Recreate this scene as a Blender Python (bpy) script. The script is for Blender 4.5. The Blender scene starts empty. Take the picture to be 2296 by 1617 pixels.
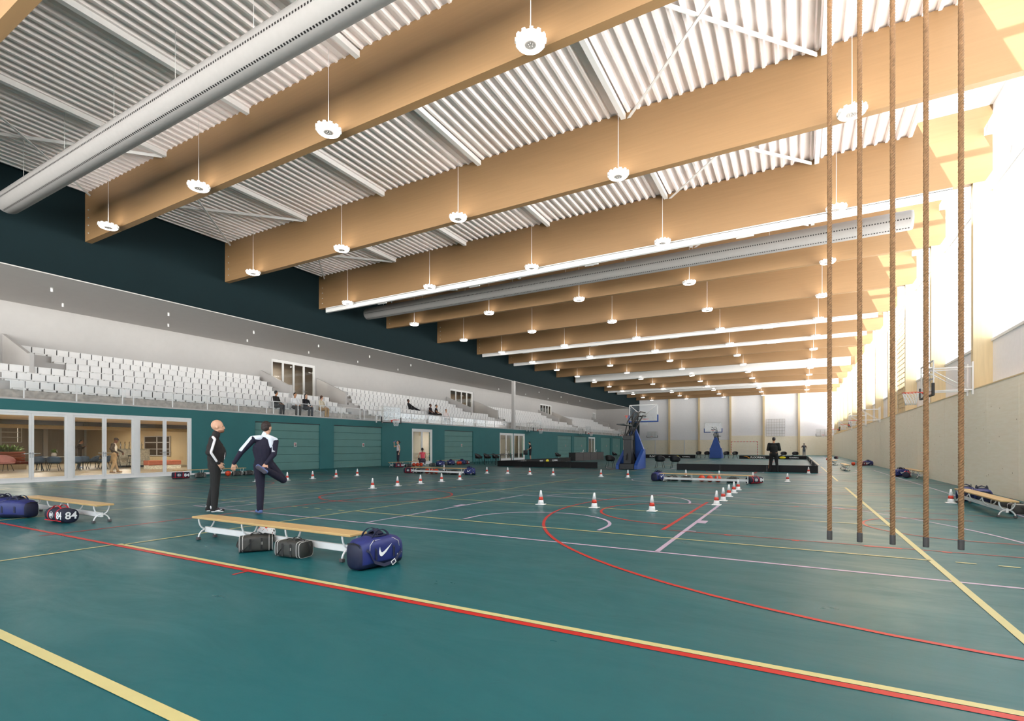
import bpy, math, random
import numpy as np
from mathutils import Vector, Matrix
random.seed(7)
C = bpy.context.scene
COL = C.collection
PI = math.pi

# ---------------------------------------------------------------- camera, world, sun, exposure
cam = bpy.data.objects.new('camera', bpy.data.cameras.new('camera'))
COL.objects.link(cam)
cam.data.sensor_width = 36
cam.data.lens = 36 * 1142 / 2296
cam.data.shift_y = (1002 - 808.5) / 2296
cam.data.clip_end = 400
cam.location = (0, 0, 1.3)
cam.rotation_euler = (PI / 2, 0, math.radians(29.27))
C.camera = cam
C.view_settings.view_transform = 'Standard'
C.view_settings.look = 'None'
C.view_settings.gamma = 1
C.view_settings.use_curve_mapping = False
C.view_settings.exposure = 1.02
w = bpy.data.worlds.new('World'); C.world = w; w.use_nodes = True
bg = w.node_tree.nodes['Background']
wt = w.node_tree; wc = wt.nodes.new('ShaderNodeTexCoord'); ws = wt.nodes.new('ShaderNodeSeparateXYZ'); wr = wt.nodes.new('ShaderNodeValToRGB')   # dim sky; lower half set far brighter to throw light up at the ceiling
wt.links.new(wc.outputs['Generated'], ws.inputs[0]); wm = wt.nodes.new('ShaderNodeMath'); wm.operation = 'MULTIPLY_ADD'; wm.inputs[1].default_value = .5; wm.inputs[2].default_value = .5
wt.links.new(ws.outputs['Z'], wm.inputs[0]); wt.links.new(wm.outputs[0], wr.inputs[0]); wt.links.new(wr.outputs[0], bg.inputs[0])
wr.color_ramp.elements[0].position = .47; wr.color_ramp.elements[0].color = (1, .95, .93, 1); wr.color_ramp.elements[1].position = .53; wr.color_ramp.elements[1].color = (.16, .175, .20, 1)
bg.inputs[1].default_value = 12.0
cy = C.cycles
cy.max_bounces = 8; cy.diffuse_bounces = 5; cy.glossy_bounces = 3; cy.transmission_bounces = 4; cy.transparent_max_bounces = 16
cy.sample_clamp_indirect = 6; cy.caustics_reflective = False; cy.caustics_refractive = False
cy.use_denoising = True
sun = bpy.data.objects.new('sun', bpy.data.lights.new('sun', 'SUN'))
COL.objects.link(sun)
sun.data.energy = 12.0; sun.data.angle = math.radians(1.0); sun.data.color = (1, 0.96, 0.9)
sun.rotation_euler = Vector((0.40, 0.50, -1)).to_track_quat('-Z', 'Y').to_euler()
def portal(name, loc, size, rot):
    l = bpy.data.lights.new(name, 'AREA'); l.shape = 'RECTANGLE'; l.size, l.size_y = size
    l.cycles.is_portal = True
    o = bpy.data.objects.new(name, l); COL.objects.link(o); o.location = loc; o.rotation_euler = rot
portal('skylight_opening', (4.14, 40, 11.5), (1.95, 104), (0, 0, 0))
portal('added_side_opening', (5.35, 38.8, 6.75), (101, 4.5), (PI / 2, 0, PI / 2))  # portal over the lower glazing added along the right wall
portal('added_end_opening', (-10, -11.9, 5.6), (28, 10.4), (PI / 2, 0, 0))  # portal over the end glazing added behind the camera

# ---------------------------------------------------------------- helpers
def lin(h):
    if isinstance(h, str):
        h = h.lstrip('#'); v = [int(h[i:i + 2], 16) / 255 for i in (0, 2, 4)]
        return tuple(((c + .055) / 1.055) ** 2.4 if c > .04045 else c / 12.92 for c in v) + (1,)
    return tuple(h) + (1,)
MATS = {}
def mat(name, col, rough=.6, metal=0., spec=.5, var=.06, scale=8., bump=0., emit=0., ecol=None, stretch=(1, 1, 1)):
    if name in MATS: return MATS[name]
    m = bpy.data.materials.new(name); m.use_nodes = True; MATS[name] = m
    nt = m.node_tree; b = nt.nodes['Principled BSDF']
    b.inputs['Roughness'].default_value = rough; b.inputs['Metallic'].default_value = metal
    b.inputs['Specular IOR Level'].default_value = spec
    c = lin(col)
    tc = nt.nodes.new('ShaderNodeTexCoord'); mp = nt.nodes.new('ShaderNodeMapping')
    mp.inputs['Scale'].default_value = stretch
    nt.links.new(tc.outputs['Object'], mp.inputs['Vector'])
    n = nt.nodes.new('ShaderNodeTexNoise'); n.inputs['Scale'].default_value = scale; n.inputs['Detail'].default_value = 4
    nt.links.new(mp.outputs[0], n.inputs['Vector'])
    r = nt.nodes.new('ShaderNodeValToRGB')
    r.color_ramp.elements[0].position = .3; r.color_ramp.elements[1].position = .7
    r.color_ramp.elements[0].color = tuple(x * (1 - var) for x in c[:3]) + (1,)
    r.color_ramp.elements[1].color = tuple(min(1, x * (1 + var)) for x in c[:3]) + (1,)
    nt.links.new(n.outputs['Fac'], r.inputs[0]); nt.links.new(r.outputs[0], b.inputs['Base Color'])
    if bump:
        bp = nt.nodes.new('ShaderNodeBump'); bp.inputs['Strength'].default_value = bump; bp.inputs['Distance'].default_value = .02
        nt.links.new(n.outputs['Fac'], bp.inputs['Height']); nt.links.new(bp.outputs[0], b.inputs['Normal'])
    if emit:
        b.inputs['Emission Color'].default_value = lin(ecol or col); b.inputs['Emission Strength'].default_value = emit
    return m
def glass(name, tint=(1, 1, 1), rough=.0, refl=.08, k=.5):
    if name in MATS: return MATS[name]
    m = bpy.data.materials.new(name); m.use_nodes = True; MATS[name] = m
    nt = m.node_tree; nt.nodes.remove(nt.nodes['Principled BSDF']); out = nt.nodes['Material Output']
    t = nt.nodes.new('ShaderNodeBsdfTransparent'); t.inputs[0].default_value = tint + (1,)
    g = nt.nodes.new('ShaderNodeBsdfGlossy'); g.inputs['Roughness'].default_value = rough
    lw = nt.nodes.new('ShaderNodeLayerWeight'); lw.inputs[0].default_value = .25
    mth = nt.nodes.new('ShaderNodeMath'); mth.operation = 'MULTIPLY_ADD'; mth.inputs[1].default_value = k; mth.inputs[2].default_value = refl * .4
    mx = nt.nodes.new('ShaderNodeMixShader')
    nt.links.new(lw.outputs['Fresnel'], mth.inputs[0]); nt.links.new(mth.outputs[0], mx.inputs[0])
    nt.links.new(t.outputs[0], mx.inputs[1]); nt.links.new(g.outputs[0], mx.inputs[2]); nt.links.new(mx.outputs[0], out.inputs[0])
    return m

class MB:
    def __init__(s): s.v = []; s.f = []; s.m = []; s.s = []
    def add(s, vs, fs, mi=0, M=None, smooth=False):
        o = len(s.v)
        s.v += [tuple(M @ Vector(p)) if M is not None else tuple(p) for p in vs]
        for f in fs: s.f.append([i + o for i in f]); s.m.append(mi); s.s.append(smooth)
        return s
    def box(s, x0, x1, y0, y1, z0, z1, mi=0, M=None):
        vs = [(x, y, z) for z in (z0, z1) for y in (y0, y1) for x in (x0, x1)]
        return s.add(vs, [(0, 2, 3, 1), (4, 5, 7, 6), (0, 1, 5, 4), (2, 6, 7, 3), (0, 4, 6, 2), (1, 3, 7, 5)], mi, M)
    def bbox(s, x0, x1, y0, y1, z0, z1, b=.01, mi=0, M=None):      # box with chamfered edges
        vs = []; fs = []
        def rg(bb, z):
            o = len(vs)
            vs.extend([(x0 + bb[0] + bb[1], y0 + bb[0], z), (x1 - bb[0] - bb[1], y0 + bb[0], z), (x1 - bb[0], y0 + bb[0] + bb[1], z), (x1 - bb[0], y1 - bb[0] - bb[1], z),
                       (x1 - bb[0] - bb[1], y1 - bb[0], z), (x0 + bb[0] + bb[1], y1 - bb[0], z), (x0 + bb[0], y1 - bb[0] - bb[1], z), (x0 + bb[0], y0 + bb[0] + bb[1], z)])
            return o
        r = [rg((b, b * .3), z0), rg((0, b), z0 + b), rg((0, b), z1 - b), rg((b, b * .3), z1)]
        for a in range(3):
            for i in range(8): fs.append((r[a] + i, r[a] + (i + 1) % 8, r[a + 1] + (i + 1) % 8, r[a + 1] + i))
        fs.append(tuple(range(7, -1, -1))); fs.append(tuple(range(24, 32)))
        return s.add(vs, fs, mi, M)
    def tube(s, pts, r, mi=0, n=8, M=None, closed=False, rs=None):
        pts = [Vector(p) for p in pts]; vs = []; fs = []; k = len(pts); up = None
        for i, p in enumerate(pts):
            if closed: t = pts[(i + 1) % k] - pts[i - 1]
            else: t = pts[min(i + 1, k - 1)] - pts[max(i - 1, 0)]
            t.normalize()
            if up is None: up = Vector((0, 0, 1)) if abs(t.z) < .9 else Vector((1, 0, 0))
            u = t.cross(up)
            if u.length < 1e-5: u = t.orthogonal()
            u.normalize(); v = u.cross(t).normalized(); up = v
            rr = rs[i] if rs else r
            for j in range(n):
                a = 2 * PI * j / n; vs.append(p + u * rr * math.cos(a) + v * rr * math.sin(a))
        for i in range(k if closed else k - 1):
            for j in range(n):
                a = i * n + j; b = i * n + (j + 1) % n; c = ((i + 1) % k) * n
                fs.append((a, b, c + (j + 1) % n, c + j))
        if not closed: fs.append(tuple(range(n - 1, -1, -1))); fs.append(tuple(range((k - 1) * n, k * n)))
        return s.add(vs, fs, mi, M, True)
    def strap(s, pts, wdir, wd, th, mi=0, M=None):                 # flat ribbon with thickness
        pts = [Vector(p) for p in pts]; W = Vector(wdir).normalized() * wd / 2; vs = []; fs = []; k = len(pts)
        for i, p in enumerate(pts):
            t = (pts[min(i + 1, k - 1)] - pts[max(i - 1, 0)]).normalized(); nn = t.cross(W).normalized() * th / 2
            vs += [p - W - nn, p + W - nn, p + W + nn, p - W + nn]
        for i in range(k - 1):
            for j in range(4): fs.append((4 * i + j, 4 * i + (j + 1) % 4, 4 * i + 4 + (j + 1) % 4, 4 * i + 4 + j))
        fs.append((3, 2, 1, 0)); fs.append((4 * k - 4, 4 * k - 3, 4 * k - 2, 4 * k - 1))
        return s.add(vs, fs, mi, M)
    def lathe(s, prof, mi=0, n=24, M=None, smooth=True):
        vs = []; fs = []
        for r, z in prof:
            for j in range(n): a = 2 * PI * j / n; vs.append((r * math.cos(a), r * math.sin(a), z))
        for i in range(len(prof) - 1):
            for j in range(n): fs.append((i * n + j, i * n + (j + 1) % n, (i + 1) * n + (j + 1) % n, (i + 1) * n + j))
        if prof[0][0] > 1e-6: fs.append(tuple(range(n - 1, -1, -1)))
        if prof[-1][0] > 1e-6: fs.append(tuple(range((len(prof) - 1) * n, len(prof) * n)))
        return s.add(vs, fs, mi, M, smooth)
    def ball(s, c, r, mi=0, n=16, M=None):
        r = (r, r, r) if not hasattr(r, '__len__') else r
        vs = []; fs = []; k = max(4, n // 2)
        for i in range(k + 1):
            t = PI * i / k
            for j in range(n): a = 2 * PI * j / n; vs.append((c[0] + r[0] * math.sin(t) * math.cos(a), c[1] + r[1] * math.sin(t) * math.sin(a), c[2] - r[2] * math.cos(t)))
        for i in range(k):
            for j in range(n): fs.append((i * n + j, i * n + (j + 1) % n, (i + 1) * n + (j + 1) % n, (i + 1) * n + j))
        return s.add(vs, fs, mi, M, True)
    def prism(s, poly, h0, h1, axis='z', mi=0, M=None):            # extrude a 2-D outline
        n = len(poly)
        def P(a, b, h): return (a, b, h) if axis == 'z' else ((a, h, b) if axis == 'y' else (h, a, b))
        vs = [P(a, b, h) for h in (h0, h1) for a, b in poly]
        fs = [tuple(range(n - 1, -1, -1)), tuple(range(n, 2 * n))] + [(i, (i + 1) % n, n + (i + 1) % n, n + i) for i in range(n)]
        return s.add(vs, fs, mi, M)
    def build(s, name, mats, parent=None, loc=None):
        me = bpy.data.meshes.new(name); me.from_pydata([tuple(p) for p in s.v], [], s.f)
        for m in (mats if isinstance(mats, (list, tuple)) else [mats]): me.materials.append(m)
        me.polygons.foreach_set('material_index', s.m); me.polygons.foreach_set('use_smooth', s.s)
        me.update()
        o = bpy.data.objects.new(name, me); COL.objects.link(o)
        if parent: o.parent = parent
        if loc: o.location = loc
        return o
def T(x=0, y=0, z=0, rz=0, rx=0, ry=0, s=1):
    return Matrix.Translation((x, y, z)) @ Matrix.Rotation(rz, 4, 'Z') @ Matrix.Rotation(ry, 4, 'Y') @ Matrix.Rotation(rx, 4, 'X') @ Matrix.Diagonal((s, s, s, 1)) 
def tag(o, label=None, cat=None, group=None, kind=None):
    if label: o['label'] = label
    if cat: o['category'] = cat
    if group: o['group'] = group
    if kind: o['kind'] = kind
    return o
def thing(name, label, cat, loc=(0, 0, 0), rz=0, group=None):
    o = bpy.data.objects.new(name, None); COL.objects.link(o); o.location = loc; o.rotation_euler = (0, 0, rz)
    o.empty_display_size = .1
    return tag(o, label, cat, group)
def struct(o): o['kind'] = 'structure'; return o
KIDS = {}
def kids(o):
    return [c for c in bpy.data.objects if c.parent == o]
def dup(root, loc, rz, label, group=None, tree=None):
    if root.name not in KIDS: KIDS[root.name] = [(c, kids(c)) for c in kids(root)]
    r = root.copy(); COL.objects.link(r); r.location = loc; r.rotation_euler = (0, 0, rz); r['label'] = label
    if group: r['group'] = group
    for ch, sub in KIDS[root.name]:
        c = ch.copy(); COL.objects.link(c); c.parent = r
        for g in sub: d = g.copy(); COL.objects.link(d); d.parent = c
    return r
ORD = ['first', 'second', 'third', 'fourth', 'fifth', 'sixth', 'seventh', 'eighth', 'ninth', 'tenth', 'eleventh', 'twelfth', 'thirteenth', 'fourteenth', 'fifteenth', 'sixteenth', 'seventeenth', 'eighteenth', 'nineteenth',
       'twentieth'] + ['twenty-' + x for x in ['first', 'second', 'third', 'fourth', 'fifth', 'sixth', 'seventh', 'eighth', 'ninth']] + ['thirtieth'] + ['thirty-' + x for x in ['first', 'second', 'third', 'fourth', 'fifth', 'sixth', 'seventh', 'eighth', 'ninth']] + ['fortieth'] + ['forty-' + x for x in ['first', 'second', 'third', 'fourth', 'fifth', 'sixth', 'seventh', 'eighth', 'ninth']]
def text_geo(txt, size, ext=.002):
    cu = bpy.data.curves.new('t', 'FONT'); cu.body = txt; cu.size = size; cu.extrude = ext; cu.align_x = 'CENTER'; cu.align_y = 'CENTER'; cu.resolution_u = 3
    cu.offset = size * .02
    o = bpy.data.objects.new('t', cu); COL.objects.link(o)
    me = bpy.data.meshes.new_from_object(o)
    vs = [tuple(v.co) for v in me.vertices]; fs = [tuple(p.vertices) for p in me.polygons]
    bpy.data.objects.remove(o); bpy.data.curves.remove(cu); bpy.data.meshes.remove(me)
    return vs, fs

# ---------------------------------------------------------------- materials
M_white = mat('white_paint', '#bcb8b5', .55, var=.02, scale=3)
M_ceil = mat('white_steel_deck', '#f4ebe8', .6, var=.02, scale=2)
M_steel = mat('white_coated_steel', '#e2e0de', .45, var=.02)
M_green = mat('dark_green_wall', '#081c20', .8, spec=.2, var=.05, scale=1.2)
M_green2 = mat('teal_wall_panel', '#306a6b', .6, spec=.3, var=.05, scale=1.2)
M_shut = mat('grey_green_shutter', '#54807b', .55, var=.05, scale=1.5)
M_wood = mat('glulam_timber', '#8a6b48', .55, var=.05, scale=1.2, stretch=(.6, 6, 14))
M_woodL = mat('pale_timber', '#d3bd95', .55, var=.06, scale=2.0, stretch=(8, 8, .5))
M_bench = mat('bench_board', '#c4a26c', .4, var=.07, scale=5, stretch=(.6, 14, 8))
M_conc = mat('rough_concrete', '#b3aba3', .85, var=.22, scale=5, bump=.2)
M_black = mat('black_plastic', '#141212', .45, var=.1)
M_blackm = mat('black_metal', '#1b1a1a', .4, .3, var=.1)
M_grey = mat('dark_grey_rubber', '#4a4747', .7)
M_red = mat('red_paint', '#d0281f', .5)
M_orange = mat('orange_steel', '#e03a16', .4)
M_blue = mat('blue_padding', '#1b4690', .5, var=.08, scale=3)
M_net = mat('white_cord', '#e8e8e8', .8)
M_seat = mat('white_seat_plastic', '#e9e7e5', .4, var=.02)
M_glass = glass('clear_glass', (.93, .95, .94))
M_glassw = glass('balustrade_glass', (.97, .98, .98), rough=.1, refl=.0, k=.2)
M_yel = mat('yellow_sticker', '#f0dc10', .5)
M_sil = mat('brushed_steel', '#b5b5b5', .3, .9)
M_rope = mat('hemp_rope', '#8d6a49', .85, var=.25, scale=40, bump=.3)
M_lamp = mat('lamp_ring_glow', '#ffffff', .4, emit=5, ecol='#fff6ea')
M_lampb = mat('lamp_housing', '#e6e4e2', .4)
M_spot = mat('spot_glow', '#ffffff', .4, emit=20, ecol='#fff1dd')
L_yel = mat('yellow_line_paint', '#c4ba80', .4, spec=.4, var=.03)
L_red = mat('red_line_paint', '#b81b18', .4, spec=.4, var=.04)
L_lil = mat('lilac_line_paint', '#bda8bf', .4, spec=.4, var=.03)
def floor_mat():
    m = bpy.data.materials.new('teal_sports_floor'); m.use_nodes = True; nt = m.node_tree; b = nt.nodes['Principled BSDF']
    tc = nt.nodes.new('ShaderNodeTexCoord')
    n1 = nt.nodes.new('ShaderNodeTexNoise'); n1.inputs['Scale'].default_value = 1.1; n1.inputs['Detail'].default_value = 8; n1.inputs['Roughness'].default_value = .62
    nt.links.new(tc.outputs['Object'], n1.inputs['Vector'])
    r = nt.nodes.new('ShaderNodeValToRGB'); e = r.color_ramp.elements
    e[0].position = .3; e[1].position = .75; e[0].color = lin('#1a585d'); e[1].color = lin('#1d5e64')
    nt.links.new(n1.outputs['Fac'], r.inputs[0])
    # thin scuffs: narrow bands of a distorted noise
    n2 = nt.nodes.new('ShaderNodeTexNoise'); n2.inputs['Scale'].default_value = 1.7; n2.inputs['Detail'].default_value = 3; n2.inputs['Distortion'].default_value = 1.5
    nt.links.new(tc.outputs['Object'], n2.inputs['Vector'])
    a = nt.nodes.new('ShaderNodeMath'); a.operation = 'SUBTRACT'; a.inputs[1].default_value = .5
    ab = nt.nodes.new('ShaderNodeMath'); ab.operation = 'ABSOLUTE'; lt = nt.nodes.new('ShaderNodeMath'); lt.operation = 'LESS_THAN'; lt.inputs[1].default_value = .0014
    n3 = nt.nodes.new('ShaderNodeTexNoise'); n3.inputs['Scale'].default_value = 3.3; gt = nt.nodes.new('ShaderNodeMath'); gt.operation = 'GREATER_THAN'; gt.inputs[1].default_value = .5
    nt.links.new(tc.outputs['Object'], n3.inputs['Vector']); nt.links.new(n3.outputs['Fac'], gt.inputs[0])
    ml = nt.nodes.new('ShaderNodeMath'); ml.operation = 'MULTIPLY'
    nt.links.new(n2.outputs['Fac'], a.inputs[0]); nt.links.new(a.outputs[0], ab.inputs[0]); nt.links.new(ab.outputs[0], lt.inputs[0]); nt.links.new(lt.outputs[0], ml.inputs[0]); nt.links.new(gt.outputs[0], ml.inputs[1])
    mx = nt.nodes.new('ShaderNodeMix'); mx.data_type = 'RGBA'; mx.inputs[7].default_value = lin('#1f4f55')
    m2 = nt.nodes.new('ShaderNodeMath'); m2.operation = 'MULTIPLY'; m2.inputs[1].default_value = .5; nt.links.new(ml.outputs[0], m2.inputs[0])
    nt.links.new(m2.outputs[0], mx.inputs[0]); nt.links.new(r.outputs[0], mx.inputs[6]); nt.links.new(mx.outputs[2], b.inputs['Base Color'])
    mr = nt.nodes.new('ShaderNodeMapRange'); mr.inputs[1].default_value = .3; mr.inputs[2].default_value = .75; mr.inputs[3].default_value = .27; mr.inputs[4].default_value = .48
    n4 = nt.nodes.new('ShaderNodeTexNoise'); n4.inputs['Scale'].default_value = .9; n4.inputs['Detail'].default_value = 6; n4.inputs['Roughness'].default_value = .7; n4.inputs['Distortion'].default_value = .6
    mp = nt.nodes.new('ShaderNodeMapping'); mp.inputs['Scale'].default_value = (.7, 2.2, 1); mp.inputs['Rotation'].default_value = (0, 0, -.45)
    nt.links.new(tc.outputs['Object'], mp.inputs[0]); nt.links.new(mp.outputs[0], n4.inputs['Vector'])
    nt.links.new(n4.outputs['Fac'], mr.inputs[0]); nt.links.new(mr.outputs[0], b.inputs['Roughness'])
    b.inputs['Specular IOR Level'].default_value = .24
    bp = nt.nodes.new('ShaderNodeBump'); bp.inputs['Strength'].default_value = .06; bp.inputs['Distance'].default_value = .01
    n5 = nt.nodes.new('ShaderNodeTexNoise'); n5.inputs['Scale'].default_value = 5; n5.inputs['Detail'].default_value = 5
    nt.links.new(tc.outputs['Object'], n5.inputs['Vector']); nt.links.new(n5.outputs['Fac'], bp.inputs['Height']); nt.links.new(bp.outputs[0], b.inputs['Normal'])
    return m
def ply_mat():
    m = bpy.data.materials.new('plywood_panelling'); m.use_nodes = True; nt = m.node_tree; b = nt.nodes['Principled BSDF']; b.inputs['Roughness'].default_value = .6
    tc = nt.nodes.new('ShaderNodeTexCoord'); mp = nt.nodes.new('ShaderNodeMapping'); mp.inputs['Scale'].default_value = (1, .5, 5)
    n = nt.nodes.new('ShaderNodeTexNoise'); n.inputs['Scale'].default_value = 4; n.inputs['Detail'].default_value = 6
    nt.links.new(tc.outputs['Object'], mp.inputs[0]); nt.links.new(mp.outputs[0], n.inputs['Vector'])
    r = nt.nodes.new('ShaderNodeValToRGB'); r.color_ramp.elements[0].position = .3; r.color_ramp.elements[1].position = .7; r.color_ramp.elements[0].color = lin('#efe4cd'); r.color_ramp.elements[1].color = lin('#f4ebd8')
    nt.links.new(n.outputs['Fac'], r.inputs[0])
    v = nt.nodes.new('ShaderNodeTexVoronoi'); v.inputs['Scale'].default_value = 3.2; v.inputs['Randomness'].default_value = 1
    nt.links.new(tc.outputs['Object'], v.inputs['Vector'])
    lt = nt.nodes.new('ShaderNodeMath'); lt.operation = 'LESS_THAN'; lt.inputs[1].default_value = .06; nt.links.new(v.outputs['Distance'], lt.inputs[0])
    mx = nt.nodes.new('ShaderNodeMix'); mx.data_type = 'RGBA'; mx.inputs[7].default_value = lin('#8d7a58')
    nt.links.new(lt.outputs[0], mx.inputs[0]); nt.links.new(r.outputs[0], mx.inputs[6]); nt.links.new(mx.outputs[2], b.inputs['Base Color'])
    return m
M_floor = floor_mat(); M_ply = ply_mat()

XL, XR, XW, YF, YN = -24.4, 4.69, 5.13, 89.7, -12.0
BY = [3.65 + 5.6 * i for i in range(-2, 16)]                       # beam fronts, from behind the camera to the far wall
ZB, ZT = 9.35, 11.2

# ---------------------------------------------------------------- floor with its court markings
fl = MB(); fl.box(XL, XW + .3, YN, YF, -.1, 0, 0)
def strip(x0, y0, x1, y1, wd, c, z=None):
    z = z or {1: .004, 2: .003, 3: .002}[c]
    d = Vector((x1 - x0, y1 - y0)); n = Vector((-d.y, d.x)).normalized() * wd / 2
    fl.add([(x0 - n.x, y0 - n.y, z), (x1 - n.x, y1 - n.y, z), (x1 + n.x, y1 + n.y, z), (x0 + n.x, y0 + n.y, z)], [(0, 1, 2, 3)], c)
def arc(cx, cyy, r, a0, a1, wd, c):
    n = max(8, int(abs(a1 - a0) / 4)); z = {1: .0045, 2: .0035, 3: .0025}[c]; vs = []; fs = []
    for i in range(n + 1):
        a = math.radians(a0 + (a1 - a0) * i / n)
        for q in (r - wd / 2, r + wd / 2): vs.append((cx + q * math.cos(a), cyy + q * math.sin(a), z))
    for i in range(n): fs.append((2 * i, 2 * i + 1, 2 * i + 3, 2 * i + 2))
    fl.add(vs, fs, c)
W = .05
def H(y, x0, x1, c, wd=W): strip(x0, y, x1, y, wd, c)
def V(x, y0, y1, c, wd=W): strip(x, y0, x, y1, wd, c)
P = 19.45
H(1.345, -24, 1.33, 1, .07); V(-7.9, -6, 3.3, 1); V(-12.3, -6, 3.3, 1); V(1.33, -6, 1.3, 1, .06)
for k in range(4):
    o = k * P
    H(3.305 + o, XL + .1, XR, 2, .06)
    H(3.37 + o, -7.9, XR if k == 0 else 1.33, 1, .06)
    V(1.33, 3.37 + o, 19.35 + o, 1, .065); V(-7.8, 3.37 + o, 19.35 + o, 1); V(-12.27, 3.37 + o, 19.0 + o, 1); V(-21.1, 3.37 + o, 19.0 + o, 1)
    for y in (7.41, 10.33, 13.28): H(y + o, -7.8, 1.33, 1, .045); H(y + o - .08, -21.1, -12.27, 1, .045)
    H(19.33 + o, -7.8, 1.33, 1); H(19.0 + o, -21.1, -12.27, 1)
    for y in (7.35, 13.25):
        for j in range(5):
            for x in (-8.02 - .36 * j, -12.05 + .37 * j, -21.35 - .36 * j): H(y + o, x - .17, x, 1)
            H(y + .08 + o, 1.55 + .36 * j, 1.73 + .36 * j, 1, .045)
    cyy = 10.35 + o                                                # cross-court handball/basketball in red
    V(-9.62, 3.1 + o, 17.2 + o, 2); H(17.22 + o, XL + .2, XR, 2); arc(-9.6, cyy - .05, 1.72, 0, 360, .055, 2)
    for sx, x0 in ((1, -1.84), (-1, -17.36)):
        V(x0, 8.09 + o, 12.62 + o, 2, .06); H(8.11 + o, x0, x0 + 6.2 * sx, 2, .03); H(12.65 + o, x0, x0 + 6.2 * sx, 2, .03)
        a0 = 90 if sx > 0 else -90
        arc(x0, cyy + .02, 1.7, a0, a0 + 180, .05, 2); cx = x0 + 3.71 * sx
        arc(cx, cyy + .05, 6.2, a0, a0 + 180, .05, 2); H(cyy + 6.25, cx, cx + 2.6 * sx, 2); H(cyy - 6.15, cx, cx + 2.6 * sx, 2)
        arc(x0 + 4.05 * sx, cyy + .06, 1.24, a0, a0 + 180, .04, 2); H(cyy - 1.18, x0 + 4.05 * sx, x0 + 4.5 * sx, 2, .04); H(cyy + 1.3, x0 + 4.05 * sx, x0 + 4.5 * sx, 2, .04)
        for y, s in ((8.07, -1), (12.69, 1)):
            for q in (.9, 1.77, 3.4): H(y + o, x0 + sx * q, x0 + sx * (q + .09), 2, .05)
            H(y + o, x0 + sx * 2.6, x0 + sx * 3.0, 2, .045)
    V(-5.0, 3.12 + o, 3.29 + o, 2, .035)
cx = -3.97
for y0, sgn in ((6.36, 1), (34.35, -1), (45.3, 1), (73.3, -1)):    # long basketball courts in lilac
    H(y0, -11.62, 3.67, 3, .055); H(y0 + 5.79 * sgn, -6.45, -1.49, 3, .05)
    V(-6.45, *sorted((y0, y0 + 5.79 * sgn)), 3, .05); V(-1.52, *sorted((y0, y0 + 5.79 * sgn)), 3, .06)
    a0 = 0 if sgn > 0 else 180
    arc(cx, y0 + 5.79 * sgn, 1.8, a0, a0 + 180, .05, 3); arc(cx, y0 + 1.6 * sgn, 6.78, a0, a0 + 180, .05, 3)
    V(cx - 6.78, *sorted((y0, y0 + 1.6 * sgn)), 3); V(cx + 6.78, *sorted((y0, y0 + 1.6 * sgn)), 3)
    arc(cx, y0 + 1.55 * sgn, 1.27, a0, a0 + 180, .055, 3)
    for dx in (-1.27, 1.27): V(cx + dx, *sorted((y0 + 1.2 * sgn, y0 + 1.55 * sgn)), 3, .055)
    for sx, xx in ((1, -1.49), (-1, -6.48)):
        for q in (1.85, 4.85): H(y0 + q * sgn, xx, xx + .13 * sx, 3, .045)
        strip(xx, y0 + 2.93 * sgn, xx + .13 * sx, y0 + 2.93 * sgn, .33, 3)
for y0 in (6.36, 45.3):
    V(-11.62, y0, y0 + 28, 3); V(3.67, y0, y0 + 28, 3); H(y0 + 14, -11.62, 3.67, 3); arc(cx, y0 + 14, 1.8, 0, 360, .05, 3)
struct(fl.build('floor', [M_floor, L_yel, L_red, L_lil]))

# ---------------------------------------------------------------- ceiling deck, skylight, walls
dk = MB(); prof = []; x = XL
while x < 3.1:
    prof += [(x, 11.31), (x + .16, 11.31), (x + .195, 11.21), (x + .265, 11.21)]; x += .3
prof.append((3.15, 11.31))
vs = [(a, y, b) for y in (YN, YF) for a, b in prof]; n = len(prof)
dk.add(vs, [(i, i + 1, n + i + 1, n + i) for i in range(n - 1)])
dk.box(3.12, 3.2, YN, YF, 11.2, 11.75)
struct(dk.build('ceiling', M_ceil))
sk = thing('window_1', None, None); struct(sk)
m = MB()
m.box(3.16, 3.24, YN, YF, 11.62, 11.78); m.box(5.05, 5.13, YN, YF, 11.62, 11.78)
y = YN + .9
while y < YF: m.box(3.2, 5.1, y, y + .06, 11.66, 11.76); y += 2.8
m.build('window_frame', M_steel, sk)
m = MB(); m.box(3.2, 5.1, YN, YF, 11.70, 11.715); m.build('pane', M_glass, sk)
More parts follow.
